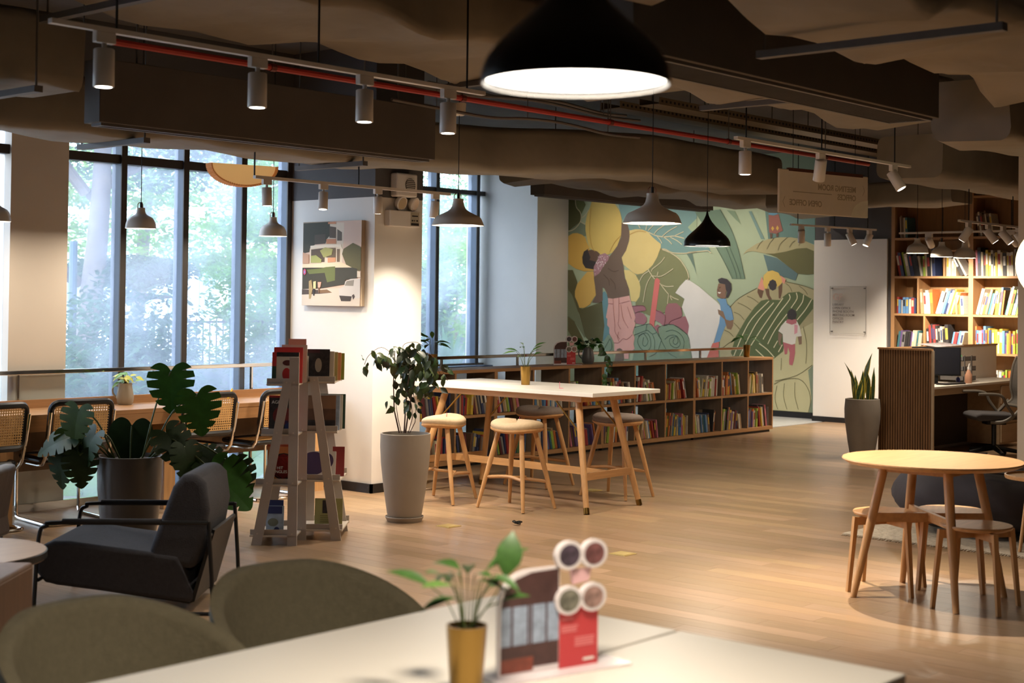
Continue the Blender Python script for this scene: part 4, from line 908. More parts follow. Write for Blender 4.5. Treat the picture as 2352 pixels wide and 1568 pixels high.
MURAL = [
('leaf',(96,104,66),[(14.838,3.357),(14.48,3.342),(14.345,3.13),(14.544,2.79),(14.738,2.62),(14.828,2.622)]),
('leaf',(78,80,48),[(14.697,3.405),(14.561,3.399),(14.553,3.221),(14.528,3.096),(14.448,3.014),(14.43,2.926),(14.457,2.847),(14.535,2.769),(14.625,2.727),(14.693,2.72)]),
('leaf',(112,124,104),[(14.693,2.72),(14.446,2.864),(14.344,2.817),(14.33,2.632),(14.687,2.639)]),
('leaf',(112,142,138),[(13.745,3.261),(12.241,3.204),(12.232,2.343),(12.453,2.337),(12.634,2.348),(12.767,2.396),(12.885,2.41),(13.48,2.71),(13.632,2.895)]),
('leaf',(112,142,138),[(12.55,2.784),(12.153,2.493),(12.017,2.42),(11.985,2.35),(12.141,2.36),(12.384,2.35),(12.545,2.348)]),
('leaf',(150,166,134),[(12.397,2.727),(12.237,2.856),(12.235,2.657),(12.336,2.668)]),
('leaf',(104,126,106),[(12.274,2.954),(11.826,2.975),(11.628,2.674),(11.504,2.378),(11.389,1.956),(11.601,1.956),(11.746,2.208),(11.892,2.427),(12.019,2.613)]),
('leaf',(122,142,116),[(11.713,2.963),(11.57,2.941),(11.467,2.748),(11.549,2.811)]),
('leaf',(98,118,106),[(12.416,2.337),(12.31,2.336),(12.232,2.018),(12.276,2.124),(12.351,2.248)]),
('stripe',(112,138,132),[(11.339,2.934),(11.289,2.932),(11.068,2.525),(11.127,2.526)]),
('ground_patch',(96,124,118),[(11.072,2.994),(10.858,3.071),(10.259,3.05),(10.254,2.428),(10.527,2.532),(10.873,2.547),(11.009,2.524)]),
('leaf',(160,152,116),[(11.423,2.308),(11.373,2.368),(11.205,2.46),(11.009,2.524),(10.815,2.546),(10.623,2.542),(10.432,2.497),(10.254,2.419),(10.253,2.336),(10.384,2.388),(10.545,2.382),(10.716,2.342),(10.909,2.315),(11.056,2.317),(11.253,2.353),(11.353,2.346)]),
('ground_patch',(88,112,114),[(11.085,2.304),(10.86,2.251),(10.666,2.123),(10.523,2.026),(10.56,1.93),(11.004,2.057)]),
('leaf',(98,96,60),[(11.056,2.317),(10.909,2.315),(10.716,2.342),(10.545,2.382),(10.384,2.388),(10.253,2.336),(10.25,2.022),(10.381,2.014),(10.523,2.026),(10.666,2.123),(10.86,2.26),(10.958,2.295)]),
('leaf',(118,120,84),[(13.114,2.099),(12.95,2.284),(12.885,2.41),(12.787,2.396),(12.705,2.349),(12.603,2.306),(12.532,2.246),(12.491,2.179),(12.4,2.079),(12.363,1.963),(12.363,1.962),(12.388,1.937),(12.607,1.745),(12.445,1.646),(12.483,1.504),(13.085,1.395),(13.348,1.493),(13.349,1.604),(13.257,1.835),(13.354,2.005)]),
('leaf',(88,86,56),[(14.696,2.097),(14.594,2.096),(14.501,1.919),(14.45,1.496),(14.393,1.479),(13.995,1.598),(13.946,1.225),(13.987,0.972),(14.174,0.923),(14.325,1.041),(14.448,1.39),(14.692,1.804)]),
('leaf',(112,118,92),[(14.692,1.795),(14.599,1.698),(14.459,1.399),(14.326,1.05),(14.342,1.023),(14.525,1.257),(14.686,1.369)]),
('leaf',(90,86,54),[(14.686,1.36),(14.548,1.274),(14.375,1.014),(14.317,0.866),(14.395,0.776),(14.683,1.139)]),
('leaf',(120,128,100),[(14.683,1.139),(14.395,0.776),(14.37,0.601),(14.675,0.589)]),
('blue_patch',(98,134,138),[(13.995,1.598),(13.986,1.745),(13.943,1.763),(13.865,1.659),(13.881,1.261),(13.837,1.192),(13.836,1.089),(13.976,0.972),(13.946,1.225)]),
('petal',(196,158,78),[(14.692,2.64),(14.602,2.682),(14.511,2.685),(14.409,2.656),(14.341,2.606),(14.318,2.544),(14.261,2.447),(14.167,2.087),(14.356,2.074),(14.526,2.115),(14.629,2.168),(14.686,2.204)]),
('petal',(200,164,86),[(14.3,2.069),(14.5,1.875),(14.544,1.76),(14.542,1.672),(14.484,1.575),(14.45,1.496),(14.349,1.497),(14.238,1.551),(14.161,1.657),(14.118,1.701),(14.13,1.788),(14.166,2.007),(14.178,2.077)]),
('petal',(200,182,118),[(13.579,2.092),(13.472,2.091),(13.355,2.022),(13.279,1.911),(13.257,1.809),(13.276,1.681),(13.339,1.604),(13.434,1.612),(13.468,1.791),(13.534,1.92)]),
('petal',(196,170,94),[(14.194,3.278),(13.875,3.266),(13.743,3.097),(13.666,2.999),(13.632,2.895),(13.63,2.757),(13.639,2.627),(13.713,2.465),(13.809,2.362),(13.885,2.337),(14.038,2.339),(14.149,2.384),(14.261,2.447),(14.307,2.562),(14.343,2.721),(14.345,2.844),(14.313,2.984),(14.258,3.079)]),
('petal',(200,180,118),[(13.48,2.701),(13.363,2.72),(13.237,2.713),(13.132,2.677),(13.037,2.59),(12.953,2.529),(12.886,2.486),(12.885,2.427),(12.95,2.284),(13.032,2.166),(13.114,2.099),(13.218,2.04),(13.312,2.023),(13.386,2.041),(13.472,2.101),(13.591,2.179),(13.624,2.282),(13.54,2.393),(13.478,2.555)]),
('painted_man',(104,86,72),[(13.631,2.826),(13.518,2.805),(13.48,2.701),(13.473,2.615),(13.488,2.53),(13.54,2.393),(13.624,2.291),(13.591,2.179),(13.556,1.964),(13.534,1.937),(13.479,1.808),(13.467,1.697),(13.659,1.665),(13.789,1.647),(13.887,1.659),(13.909,1.737),(13.954,1.806),(13.993,1.824),(13.986,1.728),(13.984,1.615),(14.05,1.58),(14.116,1.579),(14.194,1.587),(14.129,1.684),(14.123,1.71),(14.142,1.849),(14.165,1.963),(14.161,2.016),(14.166,1.99),(14.015,2.234),(13.862,2.302),(13.798,2.371),(13.713,2.465),(13.639,2.601)]),
('painted_face',(98,76,62),[(14.299,2.403),(14.216,2.415),(14.105,2.388),(14.049,2.348),(14.125,2.217),(14.146,2.156),(14.246,2.166),(14.303,2.28)]),
('painted_hair',(54,50,50),[(14.272,2.438),(14.294,2.403),(14.237,2.297),(14.258,2.254),(14.125,2.226),(14.146,2.156),(14.167,2.104),(14.335,2.127),(14.392,2.202),(14.404,2.299),(14.372,2.387)]),
('painted_scarf',(158,118,124),[(14.06,2.33),(13.951,2.36),(13.863,2.311),(13.884,2.25),(13.97,2.164),(14.056,2.043),(14.155,1.99),(14.173,2.078),(14.168,2.148),(14.103,2.243)]),
('magenta_petal',(150,102,108),[(13.412,1.535),(13.317,1.549),(13.201,1.546),(13.159,1.512),(13.148,1.474),(13.263,1.46),(13.358,1.429),(13.39,1.492)]),
('magenta_petal',(152,104,110),[(13.358,1.429),(13.263,1.447),(13.189,1.419),(13.131,1.36),(13.136,1.301),(13.187,1.257),(13.345,1.271),(13.367,1.365)]),
('magenta_petal',(150,102,108),[(12.961,1.481),(12.879,1.474),(12.806,1.416),(12.785,1.358),(12.815,1.248),(12.835,1.248),(12.897,1.297),(12.98,1.325)]),
('magenta_petal',(146,98,100),[(12.796,1.441),(12.777,1.534),(12.737,1.585),(12.585,1.591),(12.503,1.529),(12.482,1.446),(12.492,1.388),(12.723,1.283),(12.804,1.24)]),
('magenta_petal',(148,98,102),[(12.733,1.258),(12.673,1.326),(12.532,1.379),(12.422,1.397),(12.371,1.315),(12.355,1.216),(12.374,1.125),(12.632,1.269)]),
('magenta_petal',(150,100,104),[(13.0,1.227),(12.928,1.263),(12.866,1.23),(12.915,1.086)]),
('painted_stick',(194,104,98),[(12.988,1.945),(12.947,1.971),(12.895,1.937),(12.899,1.87),(12.999,1.206),(13.088,1.259)]),
('trousers',(204,156,146),[(13.881,1.655),(13.789,1.647),(13.659,1.665),(13.467,1.697),(13.439,1.612),(13.401,1.509),(13.346,1.365),(13.367,1.305),(13.345,1.263),(13.396,1.125),(13.358,1.049),(13.378,0.955),(13.356,0.879),(13.467,0.824),(13.465,0.721),(13.551,0.718),(13.563,0.821),(13.745,0.815),(13.747,0.953),(13.791,1.029),(13.847,1.106),(13.848,1.192),(13.892,1.234),(13.888,1.33),(13.915,1.355),(13.874,1.555)]),
('foot_patch',(110,96,84),[(13.713,0.816),(13.692,0.868),(13.638,0.883),(13.595,0.863),(13.562,0.804),(13.561,0.683),(13.744,0.677)]),
('green_rose',(122,143,122),[(13.868,1.088),(13.791,1.029),(13.767,0.814),(13.753,0.582),(13.927,0.575),(13.975,0.894),(13.965,0.972)]),
('green_rose',(122,143,122),[(13.365,1.211),(13.093,1.268),(13.01,1.227),(12.937,1.153),(12.853,1.029),(12.893,0.91),(12.877,0.49),(13.451,0.465),(13.356,0.879),(13.368,0.955),(13.353,1.083)]),
('green_rose',(118,138,116),[(12.907,1.221),(12.642,1.268),(12.379,1.116),(12.327,0.927),(12.274,0.681),(12.272,0.516),(12.877,0.49),(12.893,0.91),(12.853,1.029),(12.905,1.12)]),
('ground_patch',(110,140,132),[(14.05,0.578),(12.29,0.647),(12.283,0.046),(14.041,-0.055)]),
('leaf',(166,158,122),[(11.642,1.538),(11.484,1.676),(11.183,1.822),(10.713,1.914),(10.445,1.862),(10.26,1.807),(10.25,0.681),(11.793,0.618),(11.809,1.038),(11.719,1.255),(11.572,1.364)]),
('leaf',(186,182,142),[(11.83,0.614),(10.907,0.813),(10.738,0.967),(10.461,1.251),(10.269,1.347),(10.257,0.041),(11.823,-0.023)]),
('leaf',(128,140,118),[(10.345,0.675),(10.263,0.751),(10.257,0.041),(10.326,0.037),(10.287,0.282)]),
('white_cloth',(206,202,196),[(12.607,1.745),(12.527,1.845),(12.418,1.941),(12.36,1.937),(12.18,1.838),(12.002,1.711),(11.873,1.623),(11.809,1.565),(11.797,1.497),(11.824,1.301),(11.913,1.025),(12.033,0.786),(12.165,0.505),(12.266,0.5),(12.299,0.796),(12.374,1.131),(12.352,1.261),(12.413,1.389),(12.487,1.528),(12.44,1.658)]),
('painted_shirt',(104,142,174),[(11.874,1.663),(11.712,1.664),(11.688,1.586),(11.619,1.529),(11.572,1.364),(11.64,1.344),(11.719,1.255),(11.776,1.126),(11.809,1.038),(11.913,1.0),(11.824,1.301),(11.797,1.497),(11.815,1.595)]),
('painted_trousers',(190,104,94),[(11.936,1.005),(11.821,1.032),(11.831,0.91),(11.824,0.803),(11.815,0.52),(12.13,0.506),(12.033,0.791)]),
('painted_arm',(128,102,82),[(11.849,1.506),(11.756,1.478),(11.709,1.362),(11.64,1.344),(11.577,1.355),(11.582,1.277),(11.616,1.213),(11.685,1.226),(11.732,1.362),(11.837,1.438)]),
('painted_face',(124,96,78),[(11.841,1.888),(11.726,1.879),(11.668,1.801),(11.713,1.762),(11.712,1.674),(11.781,1.663),(11.863,1.702),(11.869,1.79)]),
('painted_hair',(58,52,54),[(11.854,1.947),(11.785,1.971),(11.692,1.952),(11.623,1.888),(11.616,1.801),(11.644,1.742),(11.678,1.684),(11.712,1.684),(11.69,1.762),(11.714,1.801),(11.726,1.874),(11.83,1.898)]),
('painted_smile',(226,220,212),[(11.852,1.761),(11.794,1.756),(11.817,1.737),(11.846,1.746)]),
('striped_cloth',(88,100,66),[(11.026,1.66),(10.797,1.653),(10.754,1.701),(10.668,1.758),(10.497,1.773),(10.269,1.658),(10.273,1.537),(10.482,1.299),(10.598,1.137),(10.736,0.992),(10.746,0.925),(10.887,0.821),(11.051,0.839),(11.25,0.717),(11.497,0.708),(11.618,0.878),(11.535,1.113),(11.368,1.368),(11.224,1.543),(11.114,1.64)]),
('painted_trousers',(208,142,122),[(11.107,1.985),(11.073,1.908),(11.061,1.803),(11.094,1.775),(11.172,1.822)]),
('painted_trousers',(208,142,122),[(10.8,2.004),(10.713,1.947),(10.734,1.88),(10.772,1.909)]),
('painted_leg',(104,80,62),[(11.171,1.812),(11.072,1.784),(11.104,1.674),(11.137,1.688),(11.177,1.765)]),
('painted_arm',(104,80,62),[(11.05,1.813),(10.984,1.813),(10.972,1.718),(10.933,1.661),(10.982,1.651),(11.027,1.727)]),
('painted_arm',(104,80,62),[(10.831,1.842),(10.766,1.899),(10.771,1.767),(10.797,1.672),(10.824,1.681)]),
('painted_shirt',(204,174,92),[(11.084,1.889),(11.074,2.004),(11.008,2.061),(10.931,2.075),(10.833,2.042),(10.778,1.956),(10.772,1.899),(10.831,1.852),(10.864,1.833),(10.995,1.889),(11.017,1.813),(11.055,1.813)]),
('painted_hair',(58,52,54),[(10.925,1.947),(10.875,1.923),(10.855,1.866),(10.874,1.809),(10.923,1.785),(10.973,1.809),(10.992,1.866),(10.974,1.923)]),
('painted_arm',(132,108,90),[(10.825,1.198),(10.759,1.161),(10.791,1.056),(10.769,0.991),(10.812,1.018),(10.829,1.093)]),
('painted_arm',(132,108,90),[(10.512,1.139),(10.449,1.15),(10.448,1.038),(10.49,1.027)]),
('painted_trousers',(176,102,108),[(10.748,1.058),(10.607,1.024),(10.554,1.035),(10.553,0.904),(10.573,0.8),(10.594,0.733),(10.642,0.741),(10.648,0.787),(10.639,0.91),(10.666,0.985),(10.681,0.89),(10.719,0.884)]),
('painted_shirt',(214,208,198),[(10.707,1.361),(10.525,1.355),(10.482,1.281),(10.449,1.15),(10.534,1.139),(10.549,1.045),(10.607,1.024),(10.748,1.058),(10.754,1.171),(10.825,1.212),(10.782,1.284)]),
('painted_scarf',(176,106,112),[(10.686,1.38),(10.536,1.383),(10.535,1.327),(10.61,1.306),(10.702,1.333)]),
('painted_scarf',(206,148,156),[(10.567,1.317),(10.514,1.299),(10.518,1.196),(10.566,1.171)]),
('painted_hair',(60,56,56),[(10.609,1.532),(10.553,1.505),(10.531,1.453),(10.547,1.392),(10.607,1.372),(10.67,1.39),(10.687,1.451),(10.666,1.503)]),
('painted_top',(98,142,164),[(10.999,3.034),(10.858,3.029),(10.856,2.877),(10.915,2.861),(10.998,2.872)]),
('painted_skirt',(140,90,80),[(11.002,2.872),(10.915,2.857),(10.837,2.876),(10.767,2.638),(10.873,2.598),(10.99,2.617)]),
('diamond',(194,156,74),[(10.933,2.709),(10.908,2.675),(10.932,2.637),(10.957,2.676)]),
('diamond',(194,156,74),[(10.855,2.716),(10.83,2.677),(10.854,2.64),(10.879,2.678)]),
('painted_leg',(98,76,62),[(10.98,2.609),(10.936,2.599),(10.941,2.54),(10.97,2.536)]),
('painted_leg',(98,76,62),[(10.873,2.598),(10.835,2.606),(10.839,2.551),(10.873,2.551)]),
]
MLINES = [
((196,184,150),0.0136,[(12.885,2.41),(12.787,2.4),(12.705,2.357),(12.624,2.344),(12.453,2.337),(12.232,2.355)]),
((196,184,150),0.0136,[(12.384,2.35),(12.141,2.365),(12.026,2.368),(11.974,2.332)]),
((196,184,150),0.0136,[(12.885,2.41),(12.705,2.349),(12.532,2.246),(12.4,2.079),(12.363,1.963),(12.363,1.962),(12.388,1.937)]),
((196,184,150),0.0124,[(14.553,3.221),(14.528,3.096),(14.448,3.014),(14.43,2.926),(14.457,2.847),(14.535,2.769),(14.625,2.727),(14.693,2.72)]),
((196,184,150),0.0124,[(14.413,2.925),(14.346,2.967),(14.28,3.044)]),
((196,184,150),0.0124,[(14.446,2.864),(14.344,2.817)]),
((200,190,156),0.0136,[(13.111,2.668),(12.975,2.614),(12.81,2.59),(12.637,2.599),(12.455,2.562)]),
((200,190,156),0.0112,[(13.017,2.628),(12.945,2.698),(12.792,2.783)]),
((200,190,156),0.0112,[(12.851,2.603),(12.74,2.677),(12.588,2.744)]),
((200,190,156),0.0112,[(12.637,2.599),(12.466,2.662)]),
((200,190,156),0.0112,[(12.954,2.605),(12.892,2.545),(12.86,2.494)]),
((200,190,156),0.0112,[(12.841,2.595),(12.738,2.534),(12.676,2.478)]),
((200,190,156),0.0112,[(12.708,2.584),(12.586,2.531),(12.494,2.471)]),
((200,190,156),0.0112,[(13.163,2.703),(13.143,2.796)]),
((200,190,156),0.0112,[(13.121,2.693),(12.998,2.792)]),
((200,190,156),0.0112,[(13.268,2.731),(13.311,2.792)]),
((200,190,156),0.0136,[(13.114,2.099),(13.04,2.005),(12.988,1.954)]),
((200,190,156),0.0112,[(13.051,2.065),(13.031,2.107),(12.887,2.199),(12.806,2.283)]),
((200,190,156),0.0112,[(13.03,2.0),(12.864,1.996),(12.682,2.088),(12.652,2.11)]),
((200,190,156),0.0112,[(13.05,2.005),(13.142,1.861),(13.202,1.597)]),
((200,190,156),0.0112,[(13.103,2.073),(13.207,2.013),(13.279,1.911)]),
((200,190,156),0.0112,[(12.947,1.988),(12.927,2.063)]),
((200,190,156),0.0124,[(12.894,1.891),(12.759,1.752),(12.657,1.678),(12.545,1.641)]),
((200,190,156),0.0112,[(12.873,1.87),(12.77,1.84),(12.638,1.845)]),
((200,190,156),0.0112,[(12.728,1.727),(12.747,1.576)]),
((200,190,156),0.0112,[(12.718,1.719),(12.666,1.636)]),
((170,132,66),0.0074,[(14.236,3.069),(14.255,2.842),(14.253,2.666),(14.217,2.49),(14.149,2.384)]),
((170,132,66),0.0074,[(13.639,2.627),(13.767,2.517),(13.853,2.38)]),
((170,132,66),0.0074,[(13.468,2.641),(13.31,2.689),(13.163,2.669)]),
((70,52,42),0.0062,[(13.968,2.024),(13.869,1.937),(13.851,1.85)]),
((70,52,42),0.0062,[(13.836,1.963),(13.748,1.876),(13.736,1.79)]),
((70,52,42),0.0062,[(13.882,2.12),(13.772,2.068),(13.675,2.089)]),
((150,96,92),0.0068,[(13.778,1.647),(13.764,1.436),(13.735,1.246),(13.733,1.134),(13.64,1.02)]),
((150,96,92),0.0068,[(13.665,1.661),(13.66,1.342),(13.676,1.256),(13.621,1.175)]),
((150,96,92),0.0068,[(13.875,1.573),(13.777,1.563)]),
((150,96,92),0.0068,[(13.658,1.571),(13.455,1.616)]),
((150,96,92),0.0068,[(13.626,1.558),(13.58,1.344),(13.477,1.196)]),
((150,96,92),0.0068,[(13.497,1.525),(13.42,1.338)]),
((150,96,92),0.0068,[(13.396,1.099),(13.501,1.02),(13.576,1.031),(13.661,0.964),(13.753,0.961)]),
((150,96,92),0.0068,[(13.663,1.136),(13.684,1.058),(13.65,0.981)]),
((66,84,74),0.0074,[(13.364,1.092),(13.144,1.165),(13.103,1.166),(13.019,1.117),(12.937,1.144)]),
((66,84,74),0.0074,[(13.144,1.165),(13.125,1.259)]),
((66,84,74),0.0074,[(13.29,1.076),(13.154,1.131),(13.081,1.09),(13.049,0.998),(13.058,0.905),(13.14,0.851),(13.246,0.899),(13.3,1.0),(13.248,1.095),(13.175,1.113),(13.101,1.005),(13.152,0.927),(13.204,0.96),(13.185,1.062)]),
((66,84,74),0.0074,[(13.019,1.109),(12.976,1.009),(12.985,0.84)]),
((66,84,74),0.0074,[(12.853,1.029),(12.933,0.841),(13.077,0.769)]),
((66,84,74),0.0074,[(12.773,1.157),(12.651,1.185),(12.509,1.13),(12.437,1.015),(12.466,0.857)]),
((66,84,74),0.0074,[(12.792,1.039),(12.701,1.1),(12.569,1.095),(12.507,0.98),(12.577,0.92),(12.679,0.958),(12.7,1.05),(12.579,1.086),(12.548,1.012),(12.598,0.969),(12.639,1.01),(12.609,1.069)]),
((66,84,74),0.0074,[(12.853,1.02),(12.728,0.848),(12.565,0.77)]),
((66,84,74),0.0074,[(13.365,1.211),(13.093,1.268),(13.01,1.227),(12.853,1.029),(12.905,1.12),(12.907,1.221),(12.642,1.268),(12.379,1.116),(12.327,0.927),(12.274,0.681)]),
((66,84,74),0.0074,[(13.931,0.878),(13.867,0.967),(13.824,1.02),(13.79,0.882),(13.865,0.811)]),
((110,62,70),0.0068,[(13.358,1.429),(13.263,1.46),(13.148,1.474),(13.201,1.546),(13.412,1.535)]),
((110,62,70),0.0068,[(12.804,1.24),(12.785,1.358),(12.806,1.416),(12.961,1.481)]),
((110,62,70),0.0068,[(12.733,1.258),(12.673,1.326),(12.492,1.388),(12.482,1.446),(12.503,1.529)]),
((90,88,58),0.0074,[(11.642,1.538),(11.484,1.676),(11.183,1.822)]),
((90,88,58),0.0074,[(10.713,1.914),(10.445,1.862),(10.265,1.807)]),
((90,88,58),0.0068,[(11.349,1.706),(11.248,1.668),(11.158,1.611)]),
((90,88,58),0.0068,[(11.506,1.608),(11.381,1.561),(11.28,1.504)]),
((90,88,58),0.0068,[(11.573,1.471),(11.47,1.434),(11.391,1.358)]),
((90,88,58),0.0068,[(11.571,1.316),(11.503,1.259),(11.468,1.221)]),
((90,88,58),0.0068,[(11.73,1.206),(11.638,1.169),(11.575,1.112)]),
((90,88,58),0.0068,[(11.762,0.941),(11.659,1.013),(11.557,1.074)]),
((90,88,58),0.0068,[(10.712,1.89),(10.647,1.843),(10.609,1.772)]),
((90,88,58),0.0068,[(10.498,1.857),(10.412,1.797),(10.359,1.732)]),
((90,88,58),0.0074,[(10.875,0.498),(10.524,0.594),(10.277,0.75)]),
((90,88,58),0.0074,[(10.889,0.454),(10.734,0.523),(10.489,0.546),(10.35,0.431),(10.3,0.251),(10.346,0.035)]),
((90,88,58),0.0068,[(10.839,0.438),(10.873,0.251),(10.822,0.099)]),
((90,88,58),0.0068,[(10.719,0.475),(10.732,0.289),(10.674,0.108)]),
((90,88,58),0.0068,[(10.551,0.495),(10.549,0.299),(10.492,0.118)]),
((90,88,58),0.0068,[(10.772,0.83),(10.777,0.657)]),
((90,88,58),0.0068,[(10.426,1.282),(10.369,1.04),(10.38,0.765)]),
((100,98,70),0.0068,[(11.194,2.383),(11.146,2.459),(11.087,2.509)]),
((100,98,70),0.0068,[(11.027,2.38),(10.979,2.464),(10.911,2.535)]),
((100,98,70),0.0068,[(10.842,2.361),(10.804,2.453),(10.69,2.544)]),
((100,98,70),0.0068,[(10.659,2.4),(10.612,2.467),(10.565,2.491)]),
((100,98,70),0.0068,[(10.507,2.423),(10.47,2.473),(10.395,2.488)]),
((214,208,170),0.0136,[(10.982,1.637),(11.256,1.389),(11.411,1.155),(11.566,0.831)]),
((214,208,170),0.0136,[(10.905,1.614),(11.145,1.372),(11.299,1.138),(11.464,0.835)]),
((214,208,170),0.0136,[(10.754,1.682),(11.012,1.355),(11.143,1.181),(11.275,0.995)]),
((214,208,170),0.0136,[(10.657,1.739),(10.646,1.664),(10.817,1.463),(10.989,1.222),(11.076,1.087)]),
((214,208,170),0.0136,[(10.539,1.759),(10.528,1.674),(10.623,1.541)]),
((214,208,170),0.0136,[(10.687,1.456),(10.88,1.225),(10.998,1.022)]),
((214,208,170),0.0136,[(10.422,1.731),(10.442,1.628),(10.537,1.505)]),
((214,208,170),0.0136,[(10.295,1.667),(10.389,1.526),(10.525,1.374)]),
((214,208,170),0.0136,[(10.835,1.074),(10.899,0.973)]),
((214,208,170),0.0136,[(10.758,1.02),(10.822,0.914)]),
((214,208,170),0.0136,[(11.141,1.028),(11.008,0.946),(10.887,0.836)]),
((214,208,170),0.0136,[(11.196,0.94),(11.062,0.839)]),
((70,88,78),0.0068,[(11.826,2.975),(11.628,2.674),(11.504,2.378),(11.389,1.956)]),
((70,88,78),0.0068,[(11.892,2.427),(11.746,2.208),(11.601,1.956)]),
((70,88,78),0.0062,[(11.717,2.416),(11.561,2.085),(11.53,1.956)]),
((70,88,78),0.0062,[(11.656,2.424),(11.501,2.094),(11.459,1.956)]),
((60,84,110),0.0062,[(11.688,1.586),(11.619,1.529),(11.572,1.364)]),
((72,56,46),0.0074,[(11.829,1.82),(11.8,1.834)]),
((72,56,46),0.0074,[(11.846,1.8),(11.829,1.771)]),
]
mu = thing('mural', 'botanical wall mural with yellow flower and painted figures', 'mural', (18.125, 12.4, 0))
def pm_(rgb): return mat('paint_%d_%d_%d' % rgb, tuple(min(255, int(c * 1.06)) for c in rgb), .75, noise=.035, scale=3)
for i, (n, rgb, pts) in enumerate(MURAL):
    q = [(min(14.695, max(10.11, y)) - 12.4, max(.085, z)) for y, z in pts]
    MB().prism(q, .0001, o=(-.00012 * (i + 1), 0, 0), ax=(0, 1, 0), ay=(0, 0, 1), az=(-1, 0, 0)).build(n, pm_(rgb), mu, fix=True)
OFF = -.00012 * (len(MURAL) + 3)
for rgb, w, pts in MLINES:
    P = bez([(0, min(14.69, max(10.11, y)) - 12.4, z) for y, z in pts], 3) if len(pts) > 2 else [Vector((0, y - 12.4, z)) for y, z in pts]
    V = []; F = []
    for k, p in enumerate(P):
        d = (P[min(k + 1, len(P) - 1)] - P[max(k - 1, 0)]); d = d.normalized() if d.length > 1e-6 else Vector((0, 1, 0)); s = Vector((0, -d.z, d.y)) * w / 2
        V += [p + s + Vector((OFF, 0, 0)), p - s + Vector((OFF, 0, 0))]
        if k: F.append((2 * k - 2, 2 * k - 1, 2 * k + 1, 2 * k))
    MB().add(V, F).build('painted_line', pm_(rgb), mu)
sq = MB(); SCF = [q[2] for q in MURAL if q[0] == 'painted_scarf'][0]
for (a, b) in ((0, 0),):
    for i in range(60):
        ps = random.sample(SCF, 3); ws = [random.random() for _ in range(3)]; tw_ = sum(ws)
        y = sum(p[0] * w for p, w in zip(ps, ws)) / tw_; z = sum(p[1] * w for p, w in zip(ps, ws)) / tw_
        sq.rbox((OFF - .0006, y - 12.4, z), (.0005, .012, .010), Matrix.Rotation(.6, 3, 'X'))
sq.build('scarf_check', pm_((222, 206, 206)), mu)['kind'] = 'stuff'
